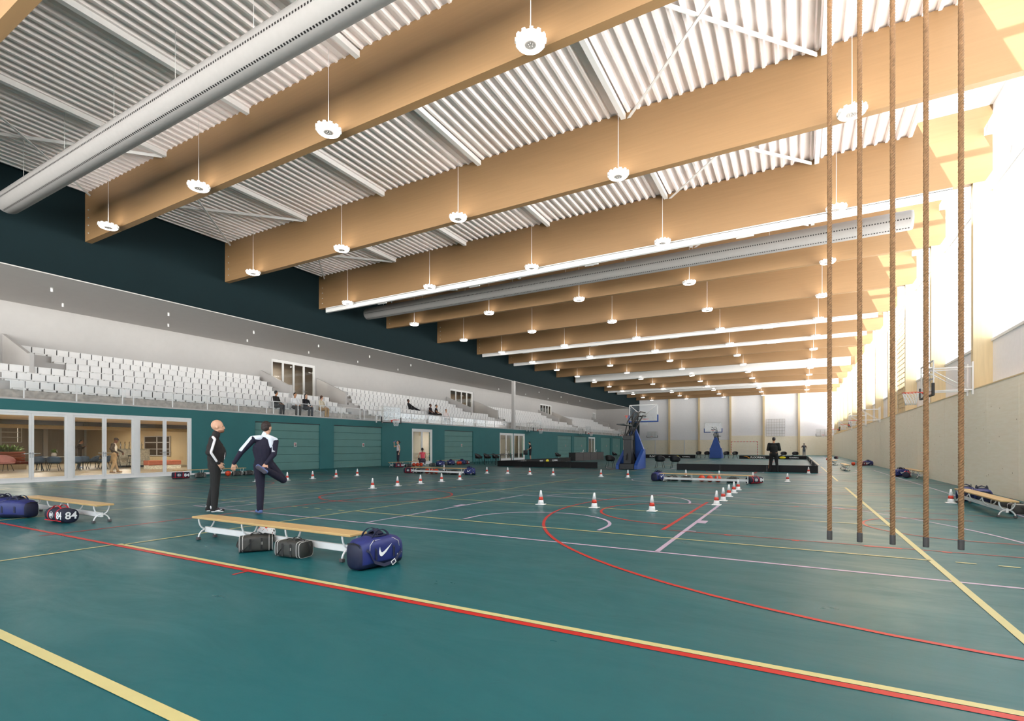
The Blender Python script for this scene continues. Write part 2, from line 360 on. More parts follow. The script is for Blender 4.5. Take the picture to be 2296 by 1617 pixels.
# right wall: plywood below, white panels, added glazing and clerestory above
m = MB(); m.box(XR, XW + .3, YN, YF, 0, 3.04, 0); m.box(XR - .012, XR + .3, YN, YF, 3.04, 3.075, 1)
y = YN
while y < YF:
    for z in (.9, 1.9): m.box(XR - .002, XR, y + (1.2 if z > 1 else 0), y + 2.4 + (1.2 if z > 1 else 0), z, z + .012, 2)
    m.box(XR - .002, XR, y, y + .012, 0, 3.04, 2); y += 2.4
struct(m.build('wall_right', [M_ply, M_woodL, mat('ply_joint', '#efe5cf', .7)]))
m = MB(); m.box(XW, XW + .3, YN, YF, 3.04, 4.5); m.box(XW, XW + .3, YN, YF, 9.0, 9.3); m.box(XW, XW + .3, YN, YF, 10.85, 11.8)
struct(m.build('wall_right_upper', mat('far_wall_white', '#efedef', .5, var=.02)))
for i in range(len(BY) - 1):
    y0, y1 = BY[i] + .22, BY[i + 1]
    wn = thing('window_%d' % (i + 2), None, None); struct(wn)
    m = MB(); m.box(4.93, XW + .1, y0, y1, 9.05, 9.3); m.box(4.93, XW + .1, y0, y1, 10.72, 10.95)
    for q in range(1, 3): yy = y0 + (y1 - y0) * q / 3; m.box(XW, XW + .08, yy - .03, yy + .03, 9.3, 10.72)
    m.box(XW - .04, XW + .1, y0, y1, 4.48, 4.56)
    m.build('window_frame', M_steel, wn)
    m = MB(); m.box(XW + .1, XW + .11, y0, y1, 4.5, 9.05); m.build('side_fill_pane', M_glass, wn)  # glazing run through every bay, plain white panels included, to add side light
    m = MB(); m.box(XW + .1, XW + .11, y0, y1, 9.25, 10.8); m.build('pane', M_glass, wn)
# left wall, ground level: green with openings
OPEN = [(2.0, 13.29), (16.44, 20.53), (21.55, 25.64), (28.69, 31.07), (32.6, 36.68), (41.19, 43.78), (43.88, 46.26), (54.42, 58.59), (59.46, 63.97), (64.5, 67.06), (69.45, 73.62), (74.68, 78.7), (80.0, 82.5)]
m = MB(); y = YN
for a, b in OPEN + [(YF, YF)]:
    m.box(XL - .35, XL, y, a, 0, 3.04); y = b
for a, b in OPEN: m.box(XL - .35, XL, a, b, 2.62, 3.04)
struct(m.build('wall_left', M_green2))
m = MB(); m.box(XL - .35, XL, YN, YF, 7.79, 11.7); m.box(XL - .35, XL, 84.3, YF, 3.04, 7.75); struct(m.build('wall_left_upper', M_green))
m = MB(); m.box(XL - .4, XL + .03, YN, 84.3, 3.0, 3.06); m.box(XL - .02, XL + .015, YN, 84.3, 7.745, 7.785); m.box(XL - .02, XL + .015, 84.26, 84.33, 3.04, 7.75); struct(m.build('trim_1', M_white))
# stand recess
m = MB(); m.box(-30.8, -30.5, YN, 84.5, 2.6, 7.8); struct(m.build('wall_stand_back', M_white))
m = MB(); m.box(-30.5, XL - .35, 84.3, 84.5, 3.0, 7.75); struct(m.build('wall_stand_end', M_white))
m = MB(); m.box(-30.6, XL - .002, YN, 84.3, 7.75, 7.789); struct(m.build('ceiling_stand', M_white))
# far wall
m = MB(); m.box(XL - .35, XW + .3, YF, YF + .3, 0, 11.8, 0)
m.box(-4.6, XR, YF - .06, YF, 0, 2.95, 1); m.box(-9.4, -4.6, YF - .05, YF, 0, 3.1, 1)
m.box(-20, -9.4, YF - .04, YF, 2.42, 2.5, 2); m.box(XL, -20, YF - .04, YF, 2.42, 2.5, 2)
for x in (-21.7, -16.8, -11.9): m.box(x, x + .14, YF - .09, YF, 0, 2.45, 2)
struct(m.build('wall_far', [mat('far_wall_white', '#efedef', .5, var=.02), M_ply, M_steel]))
for i, x in enumerate((-24.3, -21.55, -19.1, -16.65, -14.2, -11.75)):
    x1 = (-21.7, -19.3, -16.8, -14.4, -11.9, -9.5)[i]
    d = thing('door_%d' % (i + 20), None, None); struct(d)
    m = MB(); m.box(x, x1 - .02, YF - .05, YF, 0.01, 2.42); m.build('leaf', M_ply, d)
    m = MB(); m.tube([((x + x1) / 2 - .09, YF - .1, 1.05), ((x + x1) / 2 + .09, YF - .1, 1.05)], .012); m.box((x + x1) / 2 - .02, (x + x1) / 2 + .02, YF - .1, YF - .05, 1.02, 1.08); m.build('handle', M_sil, d)
for i, x in enumerate((-19.2, -14.35, -9.5, -4.65, .2)):
    m = MB(); m.box(x - .14, x + .14, YF - .33, YF - .07, 0, 10.6)
    tag(m.build('timber_post', M_woodL), 'pale timber post on the far wall, %s from the left' % ORD[i], 'post', 'posts on the far wall')
# wall behind the camera with a big unseen end window added for fill light
m = MB(); m.box(XL - .35, XL + .4, YN - .3, YN, 0, 11.8); m.box(XR - .5, XW + .3, YN - .3, YN, 0, 11.8); m.box(XL, XR, YN - .3, YN, 0, .4); m.box(XL, XR, YN - .3, YN, 10.9, 11.8)
struct(m.build('wall_back', M_white))
wn = thing('window_30', None, None); struct(wn); m = MB()
for k in range(10): x = -24 + 3.13 * k; m.box(x - .04, x + .04, YN - .2, YN - .05, .4, 10.9)
for z in (.4, 4, 7.5, 10.85): m.box(-24, 4.2, YN - .2, YN - .05, z, z + .06)
m.build('window_frame', M_steel, wn); m = MB(); m.box(-24, 4.2, YN - .14, YN - .13, .4, 10.9); m.build('pane', M_glass, wn)

# ---------------------------------------------------------------- roof beams, columns, purlins, braces, ducts, housings
hexb = MB()
for k, z in enumerate((9.55, 9.85, 10.15, 10.45)): hexb.lathe([(.028, 0), (.028, .012), (.018, .016), (.018, .03)], 0, 10, T(XL + .3, 0, z + .08, rx=PI / 2))
bolt_me = None
for i, y in enumerate(BY):
    nm = 'behind the camera' if i < 2 else '%s from the camera' % ORD[i - 2]
    if i < 2: nm = ['farthest behind the camera', 'nearest behind the camera'][i]
    t = thing('roof_beam', 'deep honey-coloured timber roof beam spanning the hall, %s' % nm, 'beam', (0, y, 0), 0, 'timber roof beams')
    m = MB(); m.box(XL, XW, 0, .22, ZB, ZT + .05); m.box(3.2, XW, 0, .22, ZT + .05, 11.62); m.build('timber', M_wood, t)
    if bolt_me is None: b = hexb.build('bolt_row', M_sil, t); bolt_me = b.data
    else: b = bpy.data.objects.new('bolt_row', bolt_me); COL.objects.link(b); b.parent = t
    nm2 = nm.replace('the camera', 'the viewer')
    m = MB(); m.box(XR - .01, XW, 0, .22, 3.075, ZB)
    tag(m.build('timber_column', M_woodL, loc=(0, y, 0)), 'pale timber column on the right wall under the beam %s' % nm, 'column', 'right wall columns')
PX = (.58, -4.52, -9.62, -14.07, -18.55)
m = MB(); m.box(-.07, .07, .22, 5.6, 11.05, 11.205)
p0 = None
for i in range(1, 7):
    for j, x in enumerate(PX):
        lb = 'white steel purlin in roof bay %s, %s from the right' % (['one, nearest the camera', 'two', 'three', 'four', 'five', 'six'][i - 1], ORD[j])
        if p0 is None: p0 = m.build('purlin', M_steel, loc=(x, BY[i], 0)); tag(p0, lb, 'purlin', 'purlins between the roof beams')
        else: q = p0.copy(); COL.objects.link(q); q.location = (x, BY[i], 0); q['label'] = lb
bn = 0
for i in (2, 3, 4, 5):
    for x0, x1, wh in ((-4.35, .42, 'right'), (-23.9, -18.7, 'left')):
        t = thing('cross_brace', 'white crossed roof braces in the %s bay shown, %s side' % (ORD[i - 2], wh), 'brace', (0, BY[i], 0), 0, 'crossed braces under the roof deck')
        for a, b in (((x0, .25, 11.1), (x1, 5.57, 11.1)), ((x1, .25, 11.03), (x0, 5.57, 11.03))):
            m = MB(); m.strap([a, b], (0, 0, 1) if a[2] > 11.05 else (1, 0, 0), .1, .03); m.build('brace_bar', M_steel, t)
def duct(y, z, lab):
    t = thing('air_duct', lab, 'duct', (0, y, z))
    m = MB(); R = .35; M = T(-23.35, 0, 0, ry=PI / 2)
    m.lathe([(0, .03), (R * .7, .02), (R * .95, .0), (R, .05)] + [(R, q) for q in np.linspace(1, 26.9, 27)] + [(R * .95, 27), (0, 27)], 0, 40, M)
    for a in (-.15, -1.15):
        x = -23.2
        while x < 3.5:
            cyy, cz = -math.cos(a) * (R + .002), math.sin(a) * (R + .002); tx = (math.sin(a), math.cos(a))
            w2 = .022; m.add([(x, cyy - tx[0] * w2, cz - tx[1] * w2), (x + .045, cyy - tx[0] * w2, cz - tx[1] * w2), (x + .045, cyy + tx[0] * w2, cz + tx[1] * w2), (x, cyy + tx[0] * w2, cz + tx[1] * w2)], [(0, 1, 2, 3)], 1); x += .085
    m.build('duct_tube', [mat('woven_duct', '#8b8886', .9, spec=.1, var=.02), M_black], t)
    for x in range(-22, 4, 3): m = MB(); m.tube([(x, 0, .34), (x, 0, 11.34 - z)], .006); m.build('hanger', M_steel, t)
duct(6.7, 9.55, 'large round off-white air duct before the nearest timber beam at upper left')
duct(23.25, 9.55, 'round off-white air duct hanging behind the third beam above the hall middle')
for i, (bi, kind) in enumerate(((5, 'rail'), (8, 'rail'), (9, 'rail'), (12, 'full'), (14, 'rail'), (15, 'full'))):
    y = BY[bi]; lb = '%s white partition %s by the roof beams, counted from the camera' % (ORD[i], 'rail' if kind == 'rail' else 'housing')
    m = MB()
    if kind == 'rail':
        m.box(XL + .55, 4.2, .02, .16, -.27, -.04); m.box(XL + .55, 4.2, .02, .2, -.06, 0)
        for x in range(-20, 4, 6): m.prism([(0, -.27), (.6, -.27), (.6, -.1)], .2, .3, 'y', 0, T(x, 0, 0)); m.box(x, x + .62, .16, .3, -.12, -.08)
        tag(m.build('partition_rail', M_steel, loc=(0, y, ZB)), lb, 'rail')
    else:
        m.bbox(XL + .3, 4.5, -.5, -.02, ZB - .05, ZT); tag(m.build('partition_housing', M_steel, loc=(0, y, 0)), lb, 'housing')

# ---------------------------------------------------------------- ring pendant lamps
lamp = None
for i in range(len(BY)):
    if i in (0, 1): pass
    for j, x in enumerate((1.13, -4.57, -10.27, -15.97, -21.67)):
        if i < 2 and j != 2: continue
        pos = 'before the beam %s' % ('%s from the camera' % ORD[i - 2] if i > 1 else ['farthest behind', 'just behind the camera'][i])
        lb = 'glowing ring pendant lamp %s, %s from the right' % (pos, ORD[j])
        loc = (x, BY[i] - .35, 9.25)
        if lamp is None:
            lamp = thing('pendant_lamp', lb, 'lamp', loc, 0, 'ring pendant lamps under the roof')
            m = MB(); m.tube([(0, 0, .1), (0, 0, 2.1)], .008, n=6); m.build('cable', M_steel, lamp)
            m = MB(); m.tube([(0, 0, .1), (0, 0, 1.81)], .008, n=6); scb = m.build('cable_short', M_steel); short = scb.data; bpy.data.objects.remove(scb)
            m = MB(); m.lathe([(.11, .05), (.27, .05), (.285, .03), (.285, -.03), (.27, -.05)], 0, 28)
            for a in range(12): m.box(.27, .31, -.035, .035, -.01, .06, 0, T(rz=a * PI / 6))
            m.lathe([(.02, .1), (.06, .06), (.11, .05)], 0, 16); m.build('housing', M_lampb, lamp)
            m = MB(); m.lathe([(.14, -.045), (.15, -.06), (.26, -.06), (.275, -.045)], 0, 32); m.build('light_ring', M_lamp, lamp)
            m = MB(); m.lathe([(0, -.055), (.075, -.06), (.1, -.065), (.14, -.05)], 0, 20)
            for a in range(5): m.ball((.045 * math.cos(a * 1.257), .045 * math.sin(a * 1.257), -.06), .013, 0, 8)
            m.build('centre_cap', mat('grey_cap', '#a49d98', .6), lamp)
            l = bpy.data.lights.new('ceiling_fill_light', 'AREA'); l.shape = 'DISK'; l.size = .5; l.energy = 2.5; l.color = (1, .96, .92); o = bpy.data.objects.new('ceiling_fill_light', l); COL.objects.link(o); o.parent = lamp; o.location = (0, 0, .14); o.rotation_euler = (PI, 0, 0)  # added upward fill for the ceiling, not part of the ring pendants
        else:
            q = dup(lamp, loc, 0, lb)
            if j == 1 and 1 <= i <= 6:
                for c in kids(q):
                    if c.name.startswith('cable'): c.data = short

# ---------------------------------------------------------------- the stand: slab, terrace, vomitories, doors, seats, balustrade
m = MB(); m.box(-30.5, XL - .35, YN, 84.3, 2.75, 3.04); struct(m.build('floor_stand', M_conc))
SY = [(4.4, 8.7), (20.9, 25.45), (41.0, 46.1), (61.7, 66.3), (82.0, 84.3)]        # vomitories
def gaps(a, b, cuts):
    out = []; y = a
    for c0, c1 in cuts:
        if c0 > y: out.append((y, min(c0, b)))
        y = max(y, c1)
    if y < b: out.append((y, b))
    return out
def slab(name, x0, x1, a, b, z0, z1, mt): m = MB(); m.box(x0, x1, a, b, z0, z1); struct(m.build(name, mt))
for k in range(6):
    z1 = 3.42 + .39 * k; x1 = -25.4 - .8 * k; x0 = x1 - (.8 if k < 5 else 1.1)
    for a, b in (gaps(YN, 84.3, SY) if k > 2 else [(YN, 84.3)]): slab('floor_stand_row_%d' % (k + 1), x0, x1, a, b, 3.04, z1, M_conc if k == 0 else M_white)
for a, b in SY: slab('floor_stand_entrance', -30.5, -27.8, a, b, 3.04, 4.2, M_white)
for a in (24.35, 44.7, 65.0):
    for k in range(3): slab('floor_stand_step', -25.4 - .8 * k, -25.1 - .8 * k, a, a + 1.5, 3.04 + .39 * k, 3.23 + .39 * k, M_white)
for a, b in SY[1:4]:
    for k in range(3): slab('floor_stand_step', -27.8 - .8 * k, -27.5 - .8 * k, b + .16, b + 1.2, 3.42 + .39 * (k + 2), 3.62 + .39 * (k + 2), M_white)
for i, (a, b) in enumerate(SY):
    for s, yy in (('left', a), ('right', b - .14)):
        if i == 4 and s == 'right': continue
        m = MB(); m.prism([(-30.49, 4.21), (-27.5, 4.21), (-27.5, 5.15), (-27.7, 5.15), (-30.49, 6.28)], yy, yy + .14, 'y')
        tag(m.build('stair_wall', M_white), 'white wall with sloping top on the %s of the %s stand entrance from the viewer' % (s, ORD[i]), 'wall', 'side walls of the stand entrances')
# upper doors are glazed units standing in openings of the back wall
DU = [(4.7, 8.5), (21.71, 25.27), (41.7, 45.85), (62.3, 66.0), (82.6, 84.2)]
bpy.data.objects.remove(bpy.data.objects['wall_stand_back'])
m = MB(); y = YN
for a, b in DU + [(84.3, 84.3)]: m.box(-30.8, -30.5, y, a, 3.04, 7.75); y = b
for a, b in DU: m.box(-30.8, -30.5, a, b, 7.18, 7.75); m.box(-30.8, -30.5, a, b, 3.04, 4.2)
struct(m.build('wall_stand_back', M_white))
M_corr = mat('corridor_wall', '#a3968a', .7); M_corr2 = mat('corridor_light_wall', '#c9c0b6', .7)
m = MB(); m.box(-33.9, -33.7, YN, 84.5, 3, 7.8); m.box(-33.7, -30.8, YN, 84.5, 4.1, 4.2); m.box(-33.7, -30.8, YN, 84.5, 7.5, 7.6); m.box(-33.7, -30.8, 84.3, 84.5, 3, 7.8); m.box(-33.7, -30.8, YN, YN + .1, 3, 7.8)
struct(m.build('wall_upper_corridor', M_corr))
def glazed(name, a, b, x, z0, z1, cells, fw=.07, lab=None, handles=True, dep=.12):
    t = thing(name, lab, 'door' if lab else None)
    if not lab: struct(t)
    m = MB(); m.box(x - dep, x, a + fw, b - fw, z1 - fw, z1); m.box(x - dep, x, a + fw, b - fw, z0, z0 + fw)
    for y in (a, b - fw): m.box(x - dep, x, y, y + fw, z0, z1)
    m.build('door_frame', M_steel, t)
    step = (b - a) / cells
    for c in range(cells):
        y0 = a + fw + c * (b - a - fw * 2) / cells; y1 = y0 + (b - a - fw * 2) / cells - .004
        q = MB(); ww = fw * .75
        q.box(x - dep * .7, x - dep * .2, y0, y0 + ww, z0 + fw, z1 - fw); q.box(x - dep * .7, x - dep * .2, y1 - ww, y1, z0 + fw, z1 - fw)
        q.box(x - dep * .7, x - dep * .2, y0 + ww, y1 - ww, z0 + fw, z0 + fw * 2); q.box(x - dep * .7, x - dep * .2, y0 + ww, y1 - ww, z1 - fw * 2, z1 - fw)
        lf = q.build('door_leaf', M_steel, t)
        g = MB(); g.box(x - dep * .5, x - dep * .42, y0 + ww, y1 - ww, z0 + 2 * fw, z1 - 2 * fw); g.build('pane', M_glass, lf)
        if handles:
            yy = y1 - ww * .5 if c % 2 == 0 else y0 + ww * .5; dr = -1 if c % 2 == 0 else 1
            h = MB(); h.tube([(x - dep * .3, yy, z0 + 1.05), (x + .03, yy, z0 + 1.05), (x + .03, yy + dr * .2, z0 + 1.05)], .011); h.box(x - dep * .25, x - dep * .18, yy - .02, yy + .02, z0 + .9, z0 + 1.1); h.build('handle', M_sil, lf)
    return t
for i, (a, b) in enumerate(DU): glazed('door_%d' % (i + 1), a, b, -30.55, 4.2, 7.18, 4, .09)
# ground-floor glazed doors
for i in range(5): glazed('door_%d' % (i + 6), 2.04 + 2.25 * i, 2.04 + 2.25 * (i + 1), XL - .02, 0.0, 2.62, 2, .09)
for i, (a, b) in enumerate([OPEN[3], OPEN[5], OPEN[6], OPEN[9], OPEN[12]]): glazed('door_%d' % (i + 11), a, b, XL - .02, 0, 2.62, 2, .1)
for i, (a, b) in enumerate([OPEN[k] for k in (1, 2, 4, 7, 8, 10, 11)]):
    t = thing('door_%d' % (i + 40), None, None, (XL, 0, 0)); struct(t)
    m = MB(); h = 2.6 / 6
    for k in range(6): m.bbox(-.14, -.07, a, b, h * k + .012, h * (k + 1), .008)
    m.box(-.2, -.14, a, b, 0, 2.62); m.build('shutter_panel', M_shut, t)
    m = MB(); m.box(-.2, -.02, a, b, 2.58, 2.62); m.build('top_gap', M_black, t)
    m = MB(); yc = a + (b - a) * .6; m.box(-.07, -.055, yc - .09, yc + .09, 1.3, 1.54, 0); m.box(-.055, -.05, yc - .05, yc - .005, 1.42, 1.5, 1); m.box(-.055, -.05, yc + .01, yc + .05, 1.34, 1.47, 2); m.box(-.055, -.05, yc - .05, yc, 1.34, 1.38, 2)
    m.build('notice', [M_white, M_red, M_grey], t)
# corridor behind the ground-floor doors
m = MB(); m.box(-28.2, -28, 21.0, 84, 0, 2.75); m.box(-28, XL - .35, 20.7, 20.9, 0, 2.75); m.box(-28, XL - .35, 84, 84.2, 0, 2.75); struct(m.build('wall_corridor', M_corr2))
m = MB(); m.box(-28, XL, 20.7, 84.2, -.1, -.001); struct(m.build('floor_corridor', mat('corridor_floor', '#a59a8c', .5)))
def downlight(x, y, z, power, lab, group, r=.14, real=True, down=.35):
    t = thing('ceiling_downlight', lab, 'light', (x, y, z), 0, group)
    m = MB(); m.lathe([(0, -.012), (r * .8, -.012)], 0, 16); m.build('diffuser', M_spot, t); m = MB(); m.lathe([(r * .8, -.02), (r, -.02), (r, 0)], 0, 16); m.build('rim', M_steel, t)
    if real:
        l = bpy.data.lights.new('downlight_bulb', 'AREA'); l.shape = 'DISK'; l.size = down; l.energy = power; l.color = (1, .9, .78)
        o = bpy.data.objects.new('downlight_bulb', l); COL.objects.link(o); o.parent = t; o.location = (0, 0, -.03)
for i, y in enumerate((30, 35, 42.5, 45.2, 65.8, 81)): downlight(-26.6, y, 2.745, 60, 'round ceiling light in the corridor behind the %s glass doors from the viewer' % ORD[i], 'corridor ceiling lights')
for i, y in enumerate((6.5, 23.5, 43.8, 64.2)): downlight(-32.0, y, 7.495, 60, 'round ceiling light behind the %s upper entrance' % ORD[i], 'upper corridor ceiling lights')
# square white column of the stand
m = MB(); m.bbox(XL + .01, XL + .3, 43.4, 43.72, 3.06, 7.74, .01); tag(m.build('stand_column', M_white), 'slim white column between stand edge and soffit', 'column')
# balustrade
bal = None
for i in range(14):
    y0 = -9.0 + 6.6 * i; lb = 'white-railed glass balustrade of the stand, %s length from the viewer' % ORD[max(0, i)]
    if bal is None:
        bal = thing('glass_balustrade', lb, 'balustrade', (XL - .12, y0, 3.06), 0, 'glass balustrades of the stand')
        m = MB(); m.bbox(-.03, .03, 0, 6.55, .66, .70, .008); m.build('handrail', M_steel, bal)
        for k in range(5): m = MB(); m.box(-.015, .015, .15 + 1.55 * k, .19 + 1.55 * k, 0, .66); m.build('post', M_steel, bal)
        m = MB(); m.box(-.006, .006, .05, 6.5, .04, .62); m.build('pane', M_glassw, bal)
    else: dup(bal, (XL - .12, y0, 3.06), 0, lb)
# seats
SP = .445; SR = [[] for _ in range(6)]
for k in range(6):
    spans = gaps(7.5, 83.5, [(24.3, 25.95), (44.6, 46.3), (64.9, 66.6)]) if k < 3 else [((8.95, 9.8, 10.05)[5 - k], 20.75 - .2 * (5 - k)), (25.7 + (.9 if k < 5 else .3), 40.9), (46.4 + .8, 61.6), (66.6 + .7, 81.8)]
    for bi, (a, b) in enumerate(spans):
        n = int((b - a) / SP); SR[k].append([(bi, q, a + SP * (q + .5)) for q in range(n)])
allseats = []
for k in range(6):
    for row in SR[k]:
        for bi, q, y in row:
            x = -25.75 - .8 * k; allseats.append((math.hypot(x, y), k, bi, q, y, x))
allseats.sort()
ROWN = ['front', 'second', 'third', 'fourth', 'fifth', 'back']; BLK = ['nearest', 'second', 'third', 'farthest']
def seat_back(mb, M=None): mb.bbox(-.245, -.215, -.205, .205, .06, .42, .008, 0, M); mb.box(-.215, -.2, -.205, .205, .385, .42, 0, M)
def seat_pan(mb, M=None): mb.bbox(-.205, .02, -.19, .19, .10, .135, .01, 0, M); mb.box(0, .02, -.19, .19, .04, .10, 0, M)
def seat_leg(mb, M=None): mb.box(-.20, -.06, -.02, .02, 0, .1, 0, M); mb.box(-.24, -.215, .212, .232, .0, .41, 0, M)
seat0 = None
for d, k, bi, q, y, x in allseats[:300]:
    lb = 'white stand seat, %s in the %s row of the %s block' % (ORD[q], ROWN[k], BLK[bi])
    loc = (x, y, 3.42 + .39 * k)
    if seat0 is None:
        seat0 = thing('stadium_seat', lb, 'seat', loc, 0, 'white seats of the stand')
        for nm, fn, mt in (('backrest', seat_back, M_seat), ('seat_pan', seat_pan, M_seat), ('bracket', seat_leg, M_grey)): m = MB(); fn(m); m.build(nm, mt, seat0)
    else: dup(seat0, loc, 0, lb)
m = MB()
for d, k, bi, q, y, x in allseats[300:]:
    M = T(x, y, 3.42 + .39 * k)
    m.box(-.24, -.215, .21, .235, 0, .41, 1, M); m.box(-.245, -.215, -.205, .205, .06, .42, 0, M); m.box(-.205, .02, -.19, .19, .04, .135, 0, M); m.box(-.20, -.06, -.02, .02, 0, .05, 0, M)
tag(m.build('distant_stadium_seats', [M_seat, M_grey]), 'hundreds of small white seats in the far blocks of the stand', 'seats', kind='stuff')
# soffit spots
n = 0
for r, x in enumerate((-26.4, -28.8)):
    for i in range(10):
        y = 8.9 + 4.4 * i * (1.45 if i > 5 else 1) + (1.2 if r else 0)
        t = thing('ceiling_spotlight', 'small white cylinder spotlight on the stand soffit, %s in the %s line' % (ORD[i], ('front', 'back')[r]), 'spotlight', (x, y, 7.75), 0, 'spotlights on the stand soffit') if n == 0 else dup(sp0, (x, y, 7.75), 0, 'small white cylinder spotlight on the stand soffit, %s in the %s line' % (ORD[i], ('front', 'back')[r]))
        if n == 0:
            sp0 = t; m = MB(); m.lathe([(.038, -.16), (.042, -.15), (.042, 0)], 0, 14); m.build('can', M_steel, t); m = MB(); m.lathe([(0, -.158), (.034, -.158)], 0, 14); m.build('lens', M_spot, t)
            l = bpy.data.lights.new('spot_bulb', 'AREA'); l.shape = 'DISK'; l.size = .09; l.energy = 3; l.color = (1, .93, .85); o = bpy.data.objects.new('spot_bulb', l); COL.objects.link(o); o.parent = t; o.location = (0, 0, -.17)
        n += 1

# ---------------------------------------------------------------- cafe behind the folding doors
M_cfl = mat('cafe_floor', '#8f826b', .4, var=.16, scale=1.2, stretch=(.3, 3, 1)); M_ccl = mat('cafe_ceiling', '#dcc8b0', .7); M_cur = mat('brown_curtain', '#9a8d7f', .8, var=.1, scale=6, stretch=(1, 3, .1))
m = MB(); m.box(-54.2, XL - .02, -4, 20.7, -.1, -.001); struct(m.build('floor_cafe', M_cfl))
m = MB(); m.box(-54.2, XL - .35, -4, 20.7, 2.74, 2.78); struct(m.build('ceiling_cafe', M_ccl))
m = MB(); m.box(-54.2, -54, -4, 20.7, 0, 2.74); m.box(-54, -30.5, 20.5, 20.7, 0, 2.74, 1); m.box(-30.5, XL - .35, 20.5, 20.7, 0, 2.74, 1); m.box(-54, XL - .35, -4.2, -4, 0, 2.74); struct(m.build('wall_cafe', [M_cur, M_woodL]))
m = MB(); m.box(-36.3, -36, -3.98, 20.48, 2.5, 2.738); tag(m.build('dark_bulkhead', mat('charcoal_paint', '#45474c', .7)), 'dark grey ceiling band across the cafe', 'bulkhead')
m = MB(); m.box(-38.4, -38.1, -3.98, 20.48, 2.36, 2.738); tag(m.build('timber_bulkhead', M_woodL), 'honey timber ceiling band behind the dark one in the cafe', 'bulkhead')
for i in range(9): m = MB(); m.box(-53.99, -53.8, -2 + 2.8 * i, -1.7 + 2.8 * i, 0, 2.74); tag(m.build('wall_post', M_white), 'white post against the brown cafe back wall, %s from the left' % ORD[i], 'post', 'posts on the cafe back wall')
m = MB()
for x in (-44, -42.2, -40.4): m.box(x - .05, x + .05, 20.42, 20.5, .6, 2.1)
for z in (.6, 1.1, 1.6, 2.05): m.box(-44, -40.4, 20.42, 20.5, z, z + .06)
t = thing('window_31', None, None); struct(t); m.build('window_frame', M_white, t); m = MB(); m.box(-44, -40.4, 20.46, 20.49, .6, 2.1); m.build('pane', mat('dark_pane', '#4c3f35', .15), t)
k = 0
for ix, x in enumerate((-27.5, -32, -40.5, -46)):
    for iy, y in enumerate((4, 8.5, 13, 17.5)): downlight(x, y, 2.74, 65, 'round cafe ceiling light, %s row back, %s from the left' % (ORD[ix], ORD[iy]), 'cafe ceiling lights', .12); k += 1
# bar counter
M_terr = mat('speckled_terrazzo', '#cfcabb', .5, var=.35, scale=14)
t = thing('bar_counter', 'speckled stone bar counter with a dark plinth in the cafe', 'counter', (-37.6, 0, 0))
m = MB(); m.bbox(-.4, .4, 15.9, 17.6, .1, 1.12, .02); m.bbox(-3, -.4, 16.9, 17.6, .1, 1.12, .02); m.build('counter_body', M_terr, t)
m = MB(); m.box(-.35, .35, 15.95, 17.55, 0, .1); m.build('plinth', M_black, t); m = MB(); m.bbox(-.45, .45, 15.8, 17.7, 1.12, 1.17, .01); m.build('counter_top', M_terr, t)
tp = None
for i in range(6):
    lb = 'chrome beer tap on the cafe bar, %s from the left' % ORD[i]; lo = (-37.6, 16.1 + .24 * i, 1.17)
    if tp is None:
        tp = thing('beer_tap', lb, 'tap', lo, 0, 'taps on the cafe bar'); m = MB(); m.lathe([(.05, 0), (.05, .02), (.025, .03), (.025, .3), (.03, .33)], 0, 12); m.tube([(0, 0, .28), (.1, 0, .28), (.1, 0, .22)], .012); m.build('column', M_sil, tp); m = MB(); m.tube([(0, 0, .33), (.03, 0, .45)], .016); m.build('tap_handle', M_black, tp)
    else: dup(tp, lo, 0, lb)
def leg4(t, pts, mt, r=.012):
    for a, b in pts: m = MB(); m.tube([a, b], r, n=8); m.build('leg', mt, t)
def tub_chair(name, lab, loc, rz, mt, group, hb=.34, wdt=.27, seat=.45):
    t = thing(name, lab, 'chair', loc, rz, group)
    m = MB(); m.lathe([(.0, seat - .05), (wdt * .7, seat - .045), (wdt * .95, seat - .01), (wdt, seat + .02), (wdt * .9, seat + .035), (0, seat + .02)], 0, 24); m.build('seat', mt, t)
    m = MB(); vs = []; fs = []; N = 22; K = 5
    for s2, off in ((0, .0), (1, .02)):
        for i in range(N + 1):
            a = math.radians(60 + 240 * i / N); hh = hb * (.35 + .65 * max(0, -math.cos(a)) ** .6)
            for j in range(K + 1): f = j / K; r = wdt * (.93 + .14 * f) + off; vs.append((r * math.cos(a), r * math.sin(a) * 1.02, seat + hh * f))
    o = (N + 1) * (K + 1)
    for i in range(N):
        for j in range(K): a = i * (K + 1) + j; fs.append((a, a + 1, a + K + 2, a + K + 1)); fs.append((o + a, o + a + K + 1, o + a + K + 2, o + a + 1))
        a = i * (K + 1) + K; fs.append((a, o + a, o + a + K + 1, a + K + 1)); a = i * (K + 1); fs.append((a, a + K + 1, o + a + K + 1, o + a))
    m.add(vs, fs, 0, None, True); m.build('backrest', mt, t)
    leg4(t, [((sx * .15, sy * .15, seat - .04), (sx * .24, sy * .24, 0)) for sx in (-1, 1) for sy in (-1, 1)], M_blackm)
    return t
M_blueL = mat('blue_leather', '#33475f', .5); M_pink = mat('pink_fabric', '#d69a97', .8); M_terra = mat('terracotta_fabric', '#a3593f', .75)
bc = None
for i, (x, y, a) in enumerate([(-35.6, 11.4, 2.8), (-35.0, 11.9, 2.6), (-34.2, 12.5, 2.9), (-35.4, 13.3, 3.0), (-36.2, 14.1, -1.6), (-35.3, 14.3, -1.6), (-37.1, 12.1, -.1)]):
    lb = 'dark blue cafe chair, %s from the left at the long tables' % ORD[i]
    bc = tub_chair('cafe_chair', lb, (x, y, 0), a, M_blueL, 'blue cafe chairs') if bc is None else bc
    if i: dup(bc, (x, y, 0), a, lb)
